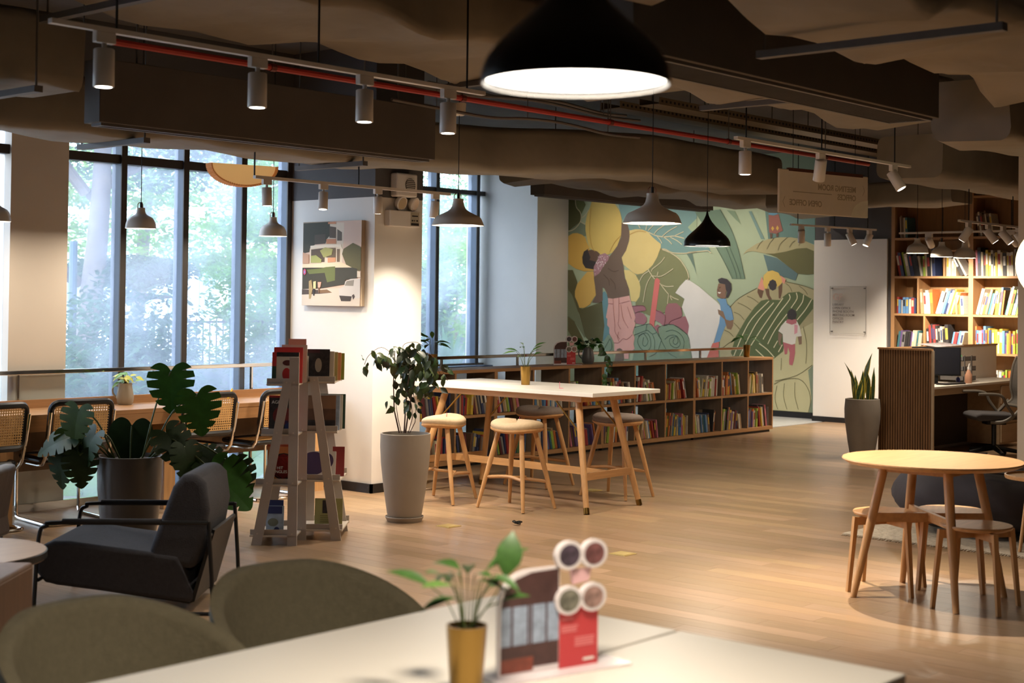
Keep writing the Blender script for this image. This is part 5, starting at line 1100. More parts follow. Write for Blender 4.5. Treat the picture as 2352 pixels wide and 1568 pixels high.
# ---------------------------------------------------------------- canvas picture on the pillar
pc = thing('canvas_picture', 'canvas street photograph of a white house with car and people', 'picture', (8.36, 9.33, 1.546))
MB().box(-.045, -.002, -.37, .37, 0, .72).build('canvas', mat('canvas_edge', (176, 156, 132), .8), pc)
PIC = [((200, 174, 156), [(88, 135), (985, 115), (975, 1450), (88, 1445)]), ((206, 192, 172), [(440, 150), (720, 150), (720, 260), (700, 780), (200, 780), (200, 540), (440, 480)]),
 ((60, 58, 44), [(92, 138), (500, 130), (520, 330), (460, 400), (440, 470), (280, 480), (200, 540), (190, 600), (92, 620)]), ((80, 70, 58), [(270, 330), (440, 320), (440, 470), (270, 470)]), ((88, 74, 60), [(500, 200), (600, 220), (600, 390), (500, 380)]),
 ((96, 84, 70), [(620, 250), (690, 300), (690, 430), (620, 430)]), ((84, 70, 56), [(220, 560), (430, 540), (430, 760), (220, 760)]), ((100, 84, 64), [(460, 540), (600, 540), (600, 690), (460, 690)]), ((110, 92, 74), [(620, 560), (660, 560), (660, 760), (620, 760)]),
 ((192, 130, 94), [(455, 400), (605, 400), (605, 475), (455, 475)]), ((196, 140, 104), [(480, 695), (600, 690), (600, 760), (480, 770)]), ((192, 130, 94), [(480, 135), (600, 135), (600, 165), (480, 165)]), ((214, 202, 184), [(210, 500), (440, 485), (680, 490), (700, 560), (610, 520), (440, 530), (210, 545)]),
 ((90, 84, 50), [(720, 560), (860, 470), (980, 540), (980, 900), (820, 900), (760, 800), (700, 640)]), ((152, 150, 92), [(360, 580), (440, 530), (560, 560), (540, 650), (420, 690)]), ((150, 152, 90), [(220, 660), (300, 650), (390, 720), (380, 770), (220, 770)]), ((176, 140, 116), [(92, 600), (190, 640), (190, 780), (92, 780)]),
 ((212, 192, 164), [(92, 790), (700, 770), (850, 850), (92, 845)]), ((58, 54, 42), [(92, 850), (850, 850), (930, 870), (930, 1010), (760, 1040), (740, 1110), (400, 1170), (92, 1190)]), ((96, 102, 56), [(160, 880), (380, 860), (460, 840), (600, 830), (600, 1050), (480, 1080), (440, 930), (200, 950)]), ((204, 190, 172), [(930, 900), (980, 920), (980, 1000), (930, 1000)]),
 ((196, 182, 166), [(90, 1190), (980, 1160), (975, 1450), (88, 1445)]), ((72, 60, 52), [(90, 1190), (380, 1200), (560, 1240), (380, 1260), (90, 1275)]), ((120, 92, 66), [(370, 1200), (480, 1190), (560, 1240), (370, 1250)]), ((190, 182, 174), [(660, 1190), (740, 1140), (760, 1060), (840, 1025), (980, 1020), (978, 1320), (700, 1340), (670, 1300)]),
 ((132, 124, 114), [(750, 1130), (780, 1060), (890, 1040), (880, 1135)]), ((62, 50, 44), [(670, 1285), (860, 1295), (840, 1370), (700, 1370)]), ((70, 58, 52), [(860, 1280), (890, 1260), (905, 1300), (880, 1345)]), ((152, 132, 92), [(200, 1060), (240, 1040), (260, 1180), (230, 1340), (205, 1340)]), ((204, 184, 134), [(270, 1070), (310, 1060), (310, 1180), (270, 1180)]),
 ((42, 38, 38), [(265, 1180), (300, 1180), (290, 1290), (270, 1290)]), ((216, 152, 132), [(340, 1075), (395, 1075), (380, 1160), (345, 1160)]), ((112, 82, 62), [(345, 1160), (375, 1160), (365, 1250), (350, 1250)]), ((174, 72, 104), [(133, 862), (155, 890), (155, 940), (133, 965), (111, 940), (111, 890)]), ((120, 130, 190), [(133, 890), (142, 905), (142, 930), (133, 940), (124, 930), (124, 905)])]
for i, (rgb, pts) in enumerate(PIC):
    q = [(.37 - .74 * (x - 88) / 892, .72 * (1447 - y) / 1325) for x, y in pts]
    q = [(max(-.37, min(.37, a)), max(0, min(.72, b))) for a, b in q]
    MB().prism(q, .0004, o=(-.0451 - .0003 * i, 0, 0), ax=(0, 1, 0), ay=(0, 0, 1), az=(-1, 0, 0)).build('printed_shape', pm_(rgb), pc, fix=True)
# ---------------------------------------------------------------- acrylic floor directory on the white panel
gs = thing('directory_sign', 'clear acrylic floor directory on the white panel', 'sign', (17.80, 9.565, 1.21))
acr = glass_mat('acrylic', (.97, .97, .965))
MB().box(-.003, .003, -.268, .268, 0, .636).build('acrylic_plate', acr, gs)
for y in (-.245, .245):
    for z in (.025, .61): MB().cyl((-.010, y, z), (.03, y, z), .008, n=10).build('standoff', strut_m, gs, True)
edge = mat('acrylic_edge', (150, 144, 138), .4)
MB().box(-.0035, .0035, .266, .270, 0, .636).box(-.0035, .0035, -.270, -.266, 0, .636).box(-.0035, .0035, -.27, .27, -.003, .001).box(-.0035, .0035, -.27, .27, .635, .638).build('plate_edge', edge, gs)
RF = (PI / 2, 0, -PI / 2); gink = mat('directory_ink', (120, 108, 100), .7); gink2 = mat('directory_pink_ink', (196, 172, 160), .7)
text('GF', .12, gink2, gs, (-.0045, .225, .455), RF, bold=.004)
for k, w in enumerate(('LIBRARY', 'OPEN OFFICE', 'PHONE BOOTH', 'MEETING ROOM', 'OFFICES', 'PANTRY')): text(w, .044, gink, gs, (-.0045, .225, .375 - .047 * k), RF, bold=.0006)
# ---------------------------------------------------------------- tabletop info stands
card_w = mat('card_white', (226, 218, 220), .5, noise=.02); card_r = mat('card_red', (196, 62, 66), .55, noise=.03); card_b = mat('photo_brown', (74, 48, 46), .5, noise=.2, scale=30)
card_bl = mat('photo_window_blue', (150, 164, 186), .5, noise=.2, scale=60); card_o = mat('photo_rust', (128, 62, 46), .5, noise=.2, scale=40); circ = [mat('photo_dark_round', (72, 60, 72), .5, noise=.5, scale=60), mat('photo_wine_round', (112, 72, 72), .5, noise=.5, scale=60), mat('photo_green_round', (110, 108, 96), .5, noise=.5, scale=60), mat('photo_clay_round', (150, 120, 112), .5, noise=.5, scale=60)]
def info_stand(label, loc, rz):
    t = thing('info_stand', label, 'sign', loc, rz, 'cut-out card stands')
    def arch(x0, x1, z0, z1, r):
        return [(x0, z0), (x1, z0), (x1, z1)] + [(x0 + r - r * math.sin(a), z1 - r + r * math.cos(a)) for a in [PI / 2 * k / 8 for k in range(9)]]
    MB().box(-.02, .31, -.05, .05, 0, .004).build('acrylic_foot', mat('acrylic_white', (216, 208, 212), .2), t)
    MB().prism(arch(0, .15, .004, .248, .075), .008, o=(0, -.004, 0)).build('photo_panel', card_w, t, fix=True)
    MB().box(.148, .25, -.004, .004, .004, .17).build('text_panel', card_r, t)
    yb = -.0046
    MB().prism([(.006, .165), (.148, .165), (.148, .243), (.08, .241), (.04, .228), (.014, .20)], .0006, o=(0, yb, 0)).build('printed_ceiling', card_b, t, fix=True)
    MB().box(.006, .148, yb, -.004, .075, .165).build('printed_windows', card_bl, t)
    for x in (.03, .07, .078, .115): MB().box(x, x + .005, yb - .0005, yb, .075, .165).build('printed_mullion', card_b, t)
    MB().box(.006, .148, yb, -.004, .045, .075).build('printed_counter', card_b, t); MB().box(.006, .085, yb, -.004, .012, .045).build('printed_table', card_o, t); MB().box(.085, .148, yb, -.004, .020, .045).build('printed_chairs', card_b, t)
    for k, (x, z) in enumerate(((.170, .272), (.234, .270), (.170, .165), (.232, .166))):
        c = MB().lathe([(.0001, -.006), (.034, -.006), (.034, .006), (.0001, .006)], 28).build('round_tab', card_w, t, True); c.rotation_euler = (PI / 2, 0, 0); c.location = (x, -.006, z)
        d = MB().lathe([(.0001, .0062), (.026, .0062), (.026, .0068), (.0001, .0068)], 28).build('round_photo', circ[k], c)
    MB().prism([(.185, .20), (.225, .205), (.232, .235), (.18, .235)], .008, o=(0, -.004, 0)).build('joining_tab', mat('card_pink', (226, 180, 184), .5), t, fix=True)
    pk = mat('print_pink', (226, 130, 132), .6)
    for z, x0, x1 in ((.118, .155, .185), (.10, .155, .198), (.094, .155, .195), (.088, .155, .195), (.070, .19, .24), (.064, .19, .24), (.058, .19, .238), (.052, .19, .24)): MB().box(x0, x1, yb, -.004, z, z + .0035).build('text_line', pk, t)
    MB().box(.212, .24, yb, -.004, .016, .022).build('text_line', print_w, t)
    return t
info_stand('card stand with round photos and red panel in the foreground', (2.525, 2.245, .7405), -.24).scale = (1.17, 1, 1)
info_stand('card stand with round photos on the low bookshelf', (11.90, 9.83, .9325), -.5)
# ---------------------------------------------------------------- books
BCOL = [('red', (168, 42, 40)), ('navy', (34, 48, 92)), ('white', (222, 216, 204)), ('cream', (214, 198, 162)), ('black', (28, 26, 28)), ('yellow', (222, 186, 50)), ('green', (62, 110, 58)), ('teal', (46, 104, 116)), ('orange', (206, 110, 44)),
        ('sky blue', (84, 140, 196)), ('grey', (130, 128, 126)), ('brown', (102, 70, 48)), ('lime', (156, 188, 60)), ('purple', (96, 70, 130)), ('pink', (206, 110, 130)), ('tan', (176, 140, 96)), ('ivory', (232, 226, 208)), ('maroon', (96, 30, 36))]
BM = {n: mat('cover_' + n.replace(' ', '_'), tuple(c[i] * .8 + (118, 110, 102)[i] * .2 for i in range(3)), .5, noise=.12, scale=14) for n, c in BCOL}
CB = dict(BCOL)
def _mk():
    c = MB().box(0, .10, 0, 1, 0, 1).box(.90, 1, 0, 1, 0, 1).box(.10, .90, 0, .03, 0, 1); o = c.build('cover_mesh', BM['red']); me1 = o.data; bpy.data.objects.remove(o)
    c = MB().box(.10, .90, .03, .97, .015, .985); o = c.build('pages_mesh', paper_m); me2 = o.data; bpy.data.objects.remove(o)
    c = MB().box(.16, .84, -.006, 0, .45, .86); o = c.build('title_mesh', print_w); me3 = o.data; bpy.data.objects.remove(o)
    return me1, me2, me3
ME_C, ME_P, ME_T = _mk()
def omat(o, m):
    o.material_slots[0].link = 'OBJECT'; o.material_slots[0].material = m
TITLE = [print_w, print_d, BM['cream'], BM['yellow'], BM['navy'], BM['red']]
BOOKS = []
def book(pos, size, rot, col, label, group, title=None):
    BOOKS.append((Vector(pos), size, rot, col, label, group, title))
def make_books(limit):
    def area(q):
        c = Vector(q[0]); hid = .25 if c.x < 9.9 and c.y > 9 else 1.0
        if c.x > 9.9 and c.y > 9 and c.x < 12.4: hid = .6
        return q[1][0] * q[1][2] / (c - Vector((0, 0, 1.62))).length_squared * hid
    BOOKS.sort(key=area, reverse=True)
    for pos, size, rot, col, label, group, title in BOOKS[:limit]:
        o = bpy.data.objects.new('book', ME_C); C.objects.link(o); o.matrix_world = Matrix.Translation(pos) @ rot.to_4x4() @ Matrix.Diagonal((*size, 1)); omat(o, BM[col]); tag(o, label, 'book', group)
        p = bpy.data.objects.new('pages', ME_P); C.objects.link(p); p.parent = o
        if title is not None:
            q = bpy.data.objects.new('spine_title', ME_T); C.objects.link(q); q.parent = o; omat(q, title)
    V = []; F = []; MI = []; ml = [paper_m] + [BM[c] for c, _ in BCOL]; idx = {c: i + 1 for i, (c, _) in enumerate(BCOL)}
    for pos, size, rot, col, label, group, title in BOOKS[limit:]:
        M = Matrix.Translation(pos) @ rot.to_4x4() @ Matrix.Diagonal((*size, 1))
        for me, mi in ((ME_C, idx[col]), (ME_P, 0)):
            o = len(V); V += [M @ v.co for v in me.vertices]; F += [tuple(i + o for i in p.vertices) for p in me.polygons]; MI += [mi] * len(me.polygons)
    if V:
        ob = MB().add(V, F).build('more_books', None); [ob.data.materials.append(m) for m in ml]; ob.data.polygons.foreach_set('material_index', MI)
        ob['kind'] = 'stuff'; tag(ob, 'remaining smaller books in the shelves', 'books')
ORD = ['first', 'second', 'third', 'fourth', 'fifth', 'sixth', 'seventh', 'eighth', 'ninth', 'tenth', 'eleventh', 'twelfth', 'thirteenth', 'fourteenth', 'fifteenth', 'sixteenth', 'seventeenth', 'eighteenth', 'nineteenth', 'twentieth', 'twenty-first', 'twenty-second', 'twenty-third', 'twenty-fourth', 'twenty-fifth', 'twenty-sixth', 'twenty-seventh', 'twenty-eighth', 'twenty-ninth', 'thirtieth']
brnd = random.Random(42)
def shelf_books(o, u, n_in, length, hmax, where, group, fill=1.0, pal=None, hr=(.19, .27), tr=(.015, .034), lean=None, dr=(.15, .21), plan=None):
    """row of books: o = left end on shelf front, u = along shelf (viewer's left to right), n_in = into the shelf"""
    u, n_in = Vector(u), Vector(n_in); R0 = Matrix((u, n_in, Vector((0, 0, 1)))).transposed(); x = .006; k = 0; end = length * fill - .01
    a = 0.0; left = 0; cols = pal or [c for c, _ in BCOL]
    while k < 30:
        if left <= 0:
            newa = brnd.choice(lean or [0, -.06, -.14, .08, -.2]); left = brnd.randint(4, 9); base_h = brnd.uniform(*hr)
            if newa != a: x += abs(math.sin(newa)) * base_h * (.55 if newa < 0 else .25) + .003
            a = newa
        t = brnd.uniform(*tr); h = min(hmax - .01, base_h * brnd.uniform(.86, 1.08)); d = brnd.uniform(*dr)
        if x + t / math.cos(a) + (math.sin(a) * h if a > 0 else 0) > end: break
        col = brnd.choice(cols)
        if a >= 0: R = R0 @ Matrix.Rotation(a, 3, 'Y'); p = Vector(o) + u * x + Vector((0, 0, t * math.sin(a)))
        else: R = R0 @ Matrix.Rotation(a, 3, 'Y'); p = Vector(o) + u * x
        p = p + n_in * brnd.uniform(.012, .05) + Vector((0, 0, .0008))
        ti = None if brnd.random() < .25 else brnd.choice([m for m in TITLE if m is not BM.get(col)])
        book(p, (t, d, h), R, col, '%s book, %s from left in %s' % (col, ORD[k], where), group, ti)
        x += t / math.cos(a) + .0012; k += 1; left -= 1
    return k
BAYN = ['leftmost', 'second', 'third', 'fourth', 'fifth', 'sixth', 'seventh', 'eighth', 'ninth', 'tenth', 'eleventh', 'rightmost']
for u in range(4):
    w = UX[u + 1] - UX[u]
    for k in range(3):
        b = u * 3 + k
        if b < 1: continue
        a = UX[u] + w * k / 3 + .02; L = w / 3 - .036
        for row, z in (('upper', .4925), ('lower', .0725)):
            pal = None
            if row == 'upper' and b >= 4: pal = ['white', 'cream', 'yellow', 'red', 'lime', 'black', 'ivory', 'tan', 'sky blue', 'orange']
            if b <= 2: pal = ['red', 'maroon', 'brown', 'black', 'navy', 'tan', 'yellow', 'cream', 'grey']
            f = brnd.choice([.94, .98, 1.0]) if row == 'lower' else brnd.choice([.8, .94, 1.0])
            shelf_books((a, SY0 + .004, z), (1, 0, 0), (0, 1, 0), L, .39, 'the %s row of the %s low shelf bay' % (row, BAYN[b]), 'books in the low bookshelf', f, pal, hr=(.18, .27), lean=[0, -.08, -.16, -.24, .06, .14])
# ---------------------------------------------------------------- tall bookcase
bc = thing('tall_bookcase', 'tall built-in oak bookcase behind the desk', 'bookcase', (17.83, 8.96, 0))
wd = mat('bookcase_oak', (166, 124, 82), .5, noise=.12, scale=3, stretch=(8, 8, .9), detail=6); wdh = mat('bookcase_shelf_oak', (170, 128, 86), .5, noise=.12, scale=3, stretch=(8, .9, 8), detail=6)
BY = lambda y: y - 8.96
MB().box(.355, .385, BY(5.0), 0, 0, 3.4).build('back_panel', wd, bc)
for y0, y1 in ((8.90, 8.95), (7.82, 7.88), (6.62, 6.68), (5.0, 5.05)): MB().box(0, .355, BY(y0), BY(y1), 0, 3.4).build('upright', wd, bc)
for z in (2.46, 1.955, 1.465, .98, .43, 2.98): 
    for y0, y1 in ((7.88, 8.90), (6.68, 7.82), (5.05, 6.62)): MB().box(0.003, .355, BY(y0), BY(y1), z, z + .028).build('shelf', wdh, bc)
for y, z0, z1 in ((8.21, 1.983, 2.30), (8.57, 1.493, 1.955), (8.48, 1.008, 1.465), (7.26, .458, .98)): MB().box(.003, .355, BY(y) - .012, BY(y) + .012, z0, z1).build('divider', wd, bc)
MB().box(.003, .355, BY(7.88), BY(8.21), 2.30, 2.32).build('shelf', wdh, bc)
for y0, y1 in ((8.39, 8.90), (7.88, 8.38), (7.36, 7.82), (6.68, 7.35), (6.1, 6.62)): 
    d = MB().box(-.018, .003, BY(y0) + .004, BY(y1) - .004, .08, .43).build('door', wd, bc, bevel=.002)
MB().box(.02, .355, BY(5.05), BY(8.90), 0, .08).build('plinth', base_m, bc)
bw = 'tall bookcase'
LT2 = ['white', 'cream', 'ivory', 'red', 'navy', 'sky blue', 'orange', 'yellow', 'lime', 'tan', 'purple', 'white', 'teal']
U, NI = (0, -1, 0), (1, 0, 0)
shelf_books((17.83, 8.895, 1.9835), U, NI, .62, .46, 'the upper left %s shelf' % bw, 'books in the tall bookcase', .95, ['navy', 'black', 'white', 'red', 'cream', 'lime', 'navy', 'white'], (.30, .38), (.025, .045), [-.05, -.2], (.2, .26))
shelf_books((17.83, 8.195, 1.9835), U, NI, .31, .30, 'the small upper box of the %s' % bw, 'books in the tall bookcase', .95, ['white', 'black', 'cream', 'black'], (.24, .28), (.02, .035), [0, -.5], (.2, .24))
shelf_books((17.83, 7.815, 1.9835), U, NI, 1.1, .46, 'the upper right %s shelf' % bw, 'books in the tall bookcase', .7, ['white', 'cream', 'pink', 'yellow', 'white', 'black', 'ivory', 'grey'], (.30, .38), (.025, .045), [-.03, -.1, -.22], (.2, .26))
shelf_books((17.83, 8.895, 1.4935), U, NI, .30, .44, 'the small left middle box of the %s' % bw, 'books in the tall bookcase', 1, ['sky blue', 'white', 'navy', 'navy', 'red', 'pink', 'yellow'], (.20, .30), (.02, .04), [-.2, 0], (.2, .26))
shelf_books((17.83, 8.555, 1.4935), U, NI, .66, .44, 'the wide middle %s shelf' % bw, 'books in the tall bookcase', .98, LT2, (.24, .34), (.02, .04), [-.06, -.12, .3], (.2, .26))
shelf_books((17.83, 7.815, 1.4935), U, NI, 1.1, .44, 'the right middle %s shelf' % bw, 'books in the tall bookcase', .98, LT2, (.30, .36), (.02, .036), [.25, .12], (.2, .26))
shelf_books((17.83, 8.895, 1.0085), U, NI, .39, .44, 'the lower left %s shelf' % bw, 'books in the tall bookcase', 1, ['tan', 'teal', 'black', 'white', 'orange', 'cream', 'purple', 'grey', 'teal'], (.24, .30), (.02, .04), [0, .12], (.2, .26))
shelf_books((17.83, 8.465, 1.0085), U, NI, .57, .44, 'the lower middle %s shelf' % bw, 'books in the tall bookcase', 1, ['red', 'black', 'white', 'grey', 'sky blue', 'white', 'teal', 'cream'], (.24, .34), (.024, .045), [-.06, .2], (.2, .26))
shelf_books((17.83, 7.815, 1.0085), U, NI, 1.1, .44, 'the lower right %s shelf' % bw, 'books in the tall bookcase', 1, LT2, (.26, .34), (.02, .036), [0, -.1, -.18], (.2, .26))
shelf_books((17.83, 7.815, .4585), U, NI, .54, .44, 'the bottom right %s shelf' % bw, 'books in the tall bookcase', 1, LT2, (.28, .36), (.02, .04), [0, -.06], (.2, .26))
shelf_books((17.83, 8.86, 2.4885), U, NI, .5, .44, 'the top left %s shelf' % bw, 'books in the tall bookcase', .4, ['ivory', 'teal', 'brown'], (.30, .36), (.02, .03), [-.05, -.3], (.2, .26))
shelf_books((17.83, 7.80, 2.4885), U, NI, .5, .44, 'the top right %s shelf' % bw, 'books in the tall bookcase', .5, ['ivory', 'white', 'brown'], (.30, .36), (.02, .03), [-.15], (.2, .26))
make_books(279)
# ---------------------------------------------------------------- desk with slatted screen
sl = thing('slatted_screen', 'slatted wooden end screen of the desk', 'screen', (14.1, 6.63, 0))
slat_m = mat('slat_wood', (134, 98, 64), .55, noise=.14, scale=3, stretch=(8, 8, .9))
MB().box(.014, .04, 0, .59, 0, 1.14).build('backing', mat('slat_backing', (84, 60, 42), .7), sl); MB().box(-.004, .05, -.006, .596, 1.14, 1.16).build('cap', wdh, sl); MB().box(.014, .045, -.02, 0, 0, 1.14).build('edge_post', mat('beige_edge', (196, 176, 148), .6), sl)
for k in range(21): MB().box(0, .014, .004 + k * .028, .004 + k * .028 + .018, 0, 1.14).build('slat', slat_m, sl)
dk = thing('office_desk', 'white office desk with tall back panel and drawers', 'desk', (14.15, 6.72, 0))
lam = mat('desk_white', (222, 212, 198), .5, noise=.02); dwood = mat('desk_maple', (188, 160, 126), .5, noise=.08, scale=3, stretch=(1, 8, 8))
MB().box(0, 2.8, 0, .46, .73, .755).build('desk_top', lam, dk, bevel=.002); MB().box(0, 2.95, .48, .505, 0, 1.135).build('back_panel', lam, dk); MB().box(0, 2.97, .474, .511, 1.135, 1.155).build('panel_cap', wdh, dk)
MB().box(.02, 1.95, .40, .42, .05, .73).build('modesty_panel', mat('desk_dark', (70, 60, 56), .7), dk); MB().box(0, 1.95, .01, .03, .66, .73).build('front_rail', dwood, dk)
dr = MB().box(1.95, 2.8, .02, .45, .04, .73).build('pedestal', dwood, dk)
for z in (.06, .28, .50): MB().box(1.97, 2.78, .002, .02, z, z + .2).build('drawer', dwood, dk, bevel=.003)
mo = thing('monitor', 'dark computer monitor on the desk', 'monitor', (14.98, 6.98, .7555), -.95)
MB().box(-.26, .26, -.012, .012, .09, .40).build('housing', blackm, mo, bevel=.004); MB().box(-.245, .245, -.0135, -.012, .105, .385).build('screen', mat('screen_off', (30, 32, 40), .15), mo); MB().box(-.02, .02, 0, .02, .01, .12).build('stand', blackm, mo); MB().box(-.1, .1, -.07, .07, 0, .01).build('foot', blackm, mo)
kb = thing('keyboard', 'black keyboard on the desk in front of the monitor', 'keyboard', (15.0, 6.82, .7555), -.1); MB().box(-.2, .2, -.06, .06, 0, .015).build('base', blackm, kb)
for r in range(4):
    MB().box(-.19, .19, -.05 + r * .026, -.03 + r * .026, .015, .019).build('key_row', steel_dark, kb)
tr_ = thing('letter_tray', 'grey three-tier letter tray on the desk', 'letter tray', (15.55, 7.0, .7555)); trm = mat('tray_grey', (104, 100, 98), .5)
for k in range(3):
    z = .02 + k * .11; MB().box(-.14, .18, -.14, .14, z, z + .006).box(-.14, .18, -.14, -.134, z, z + .05).box(-.14, .18, .134, .14, z, z + .05).box(-.14, -.134, -.14, .14, z, z + .05).build('tray', trm, tr_)
for x in (-.12, .06): MB().box(x - .012, x + .012, -.146, -.14, 0, .30).build('upright', trm, tr_)
MB().box(-.1, .15, -.12, .12, .246, .262).build('paper_stack', paper_m, tr_)
tag(MB().lathe([(.0001, 0), (.05, 0), (.055, .02), (.04, .045), (.0001, .05)], 20, (15.45, 6.95, 1.018)).build('green_bowl', mat('mint_plastic', (90, 190, 120), .4)), 'small mint green bowl on top of the letter tray', 'bowl')
pa = MB().rbox((15.45, 7.15, 1.168), (.55, .26, .004), eul(.10, -.02, -.1)).build('printed_sheet', mat('printed_paper', (228, 214, 214), .7, noise=.25, scale=30)); tag(pa, 'printed sheet lying over the desk panel top', 'paper')
bo = thing('spray_bottle', 'clear bottle with white handle on the desk', 'bottle', (15.40, 6.80, .7555)); MB().lathe([(.0001, 0), (.035, 0), (.04, .02), (.04, .09), (.02, .13), (.012, .15)], 20).build('body', mat('peach_liquid', (214, 160, 130), .2, trans=.3), bo, True); MB().cyl((0, 0, .15), (0, 0, .18), .014).build('cap', white_metal, bo); MB().tube(bez([(0, 0, .17), (.02, 0, .21), (.05, 0, .19), (.05, 0, .14)], 5), .006, 6).build('handle', white_metal, bo, True)
b2 = thing('glue_bottle', 'small blue bottle with white cap on the desk', 'bottle', (15.22, 6.84, .7555)); MB().lathe([(.0001, 0), (.022, 0), (.024, .05), (.012, .07)], 16).build('body', mat('bottle_blue', (60, 66, 130), .4), b2, True); MB().cyl((0, 0, .07), (0, 0, .11), .010, .004).build('cap', white_metal, b2)
oc = thing('office_chair', 'grey mesh-backed office chair at the desk', 'chair', (15.05, 6.36, 0), math.atan2(-.752, .659) + PI)
ocf = mat('chair_frame_grey', (92, 84, 74), .6); ocm = mat('chair_mesh', (72, 66, 60), .8, noise=.15, scale=60); ocs = mat('chair_seat_fabric', (62, 58, 58), .9)
# local: +x forward
m1 = MB(); m1.prism([(-.20, .42), (.22, .40), (.27, .43), (.26, .47), (.20, .485), (-.20, .475)], .46, o=(0, -.23, 0), ax=(1, 0, 0), ay=(0, 0, 1), az=(0, 1, 0)); m1.build('seat', ocs, oc, True, bevel=.025, fix=True, seg=3)
bp = [(-.20, .55), (-.27, .62), (-.25, .75), (-.27, .95), (-.31, 1.06)]
mb = MB(); V = []; F = []
for i, (x, z) in enumerate(bez([(a, 0, b) for a, b in bp], 4) and [(p.x, p.z) for p in bez([(a, 0, b) for a, b in bp], 4)]):
    for k in range(9):
        y = -.22 + .44 * k / 8; V.append((x - .04 * (1 - (y / .22) ** 2), y * (1 - .12 * (z - .55)), z))
n = len(V) // 9
for i in range(n - 1):
    for k in range(8): F.append((i * 9 + k, i * 9 + k + 1, (i + 1) * 9 + k + 1, (i + 1) * 9 + k))
o = mb.add(V, F).build('mesh_back', ocm, oc, True); sd = o.modifiers.new('thickness', 'SOLIDIFY'); sd.thickness = .008
rim = [V[k] for k in range(9)] + [V[i * 9 + 8] for i in range(1, n)] + [V[(n - 1) * 9 + k] for k in range(7, -1, -1)] + [V[i * 9] for i in range(n - 2, 0, -1)]
MB().tube(rim + [rim[0]], .016, 8, False).build('back_frame', ocf, oc, True)
for s in (-1, 1):
    MB().tube(bez([(-.24, s * .24, .60), (-.14, s * .26, .48), (-.02, s * .25, .40), (.10, s * .2, .39)], 5), .02, 8).build('side_frame', ocf, oc, True)
    MB().tube(bez([(-.12, s * .26, .47), (-.04, s * .27, .58), (.0, s * .27, .66), (.08, s * .27, .685), (.25, s * .27, .685)], 5), .016, 8).build('armrest', ocf, oc, True)
MB().box(-.1, .1, -.09, .09, .355, .40).build('mechanism', blackm, oc); MB().cyl((0, 0, .10), (0, 0, .36), .025).build('gas_column', blackm, oc, True)
for k in range(5):
    a = 2 * PI * k / 5 + .3; e = Vector((.30 * math.cos(a), .30 * math.sin(a), .065)); MB().tube([(0, 0, .11), e], [.03, .018], 8).build('base_arm', blackm, oc, True)
    MB().cyl((e.x, e.y - .02, .032), (e.x, e.y + .02, .032), .03, n=14).build('caster', blackm, oc, True)
MB().tube([(-.05, -.1, .385), (-.1, -.22, .38), (-.16, -.28, .36)], .007, 6).build('lever', blackm, oc, True)
# ---------------------------------------------------------------- grey A-frame book rack: two units back to back
rk_m = mat('rack_grey', (176, 166, 156), .6, noise=.05); rk_i = mat('rack_pale', (196, 182, 164), .6, noise=.05)
EX = Vector((.659, -.752, 0)); GX = Vector((.752, .659, 0)); RA = math.atan2(-.752, .659)
def rack(label, loc, side, top_o, bot_o, reach, zs):
    """local x = image right, y = away; post from 0 to .062 on the inner side; side -1 slants to the left"""
    t = thing('book_rack', label, 'book rack', loc, RA, 'grey A-frame book rack units'); D = .40; x0 = 0 if side < 0 else .062
    for y in (0, D):
        MB().box(0, .062, y, y + .02, 0, 1.225).build('post', rk_m, t)
        MB().prism([(x0 + side * (bot_o - .066), 0), (x0 + side * bot_o, 0), (x0 + side * top_o, 1.085), (x0 + side * (top_o - .056), 1.085)], .018, o=(0, y - .002, 0)).build('slanted_leg', rk_m, t, fix=True)
    for k, z in enumerate(zs):
        f = 1 - z / 1.085; xr = x0 + side * (reach[0] + (reach[1] - reach[0]) * f); xi = .058 if side < 0 else .004
        a, b = sorted((xr, xi)); s = MB().box(a, b, .0, D + .03, z, z + .01).build('shelf', rk_i, t)
        MB().box(a, b, .019, .029, z - .004, z + .045).build('shelf_lip', rk_m, s); MB().box(a, b, D + .022, D + .034, z - .006, z + .045).build('shelf_lip', rk_m, s)
        for x in (.031, x0 + side * (top_o - .028 + (bot_o - top_o) * f)): MB().cyl((x, -.005, z + .02), (x, -.002, z + .02), .005, n=8).build('screw', rk_i, s)
    return t
rL, rR = (6.211, 7.363, 0), (6.396, 7.487, 0)
ZL = (1.04, .712, .385, .055)
rack('left half of the grey A-frame book rack', rL, -1, .037, .233, (.145, .25), ZL)
rack('right half of the grey A-frame book rack', rR, 1, .065, .236, (.176, .245), (1.045, .715, .39, .06))
def cover_book(base, x, z, w, h, th, y, m, label, tilt=.12, deco=()):
    """book standing in a rack tray, cover towards the viewer"""
    p = Vector(base) + EX * x + GX * (y + .025); t = thing('book', label, 'book', (p.x, p.y, z + .0108), RA, 'books in the grey rack')
    R = Matrix.Rotation(-tilt, 3, 'X')
    c = MB(); c.xf = Matrix.Rotation(-tilt, 4, 'X')
    c.box(-w / 2, w / 2, 0, .003, 0, h).box(-w / 2, w / 2, th - .003, th, 0, h).box(-w / 2, -w / 2 + .003, .003, th - .003, 0, h); cv = c.build('cover', m, t)
    c = MB(); c.xf = Matrix.Rotation(-tilt, 4, 'X'); c.box(-w / 2 + .003, w / 2 - .003, .003, th - .003, .003, h - .003).build('pages', paper_m, t)
    for (n, mm, pts) in deco:
        c = MB(); c.xf = Matrix.Rotation(-tilt, 4, 'X'); c.prism([(-w / 2 + a * w, b * h) for a, b in pts], .0008, o=(0, -.0012, 0)).build(n, mm, t, fix=True)
    return t, R
def rect(a, b, c_, d): return [(a, b), (c_, b), (c_, d), (a, d)]
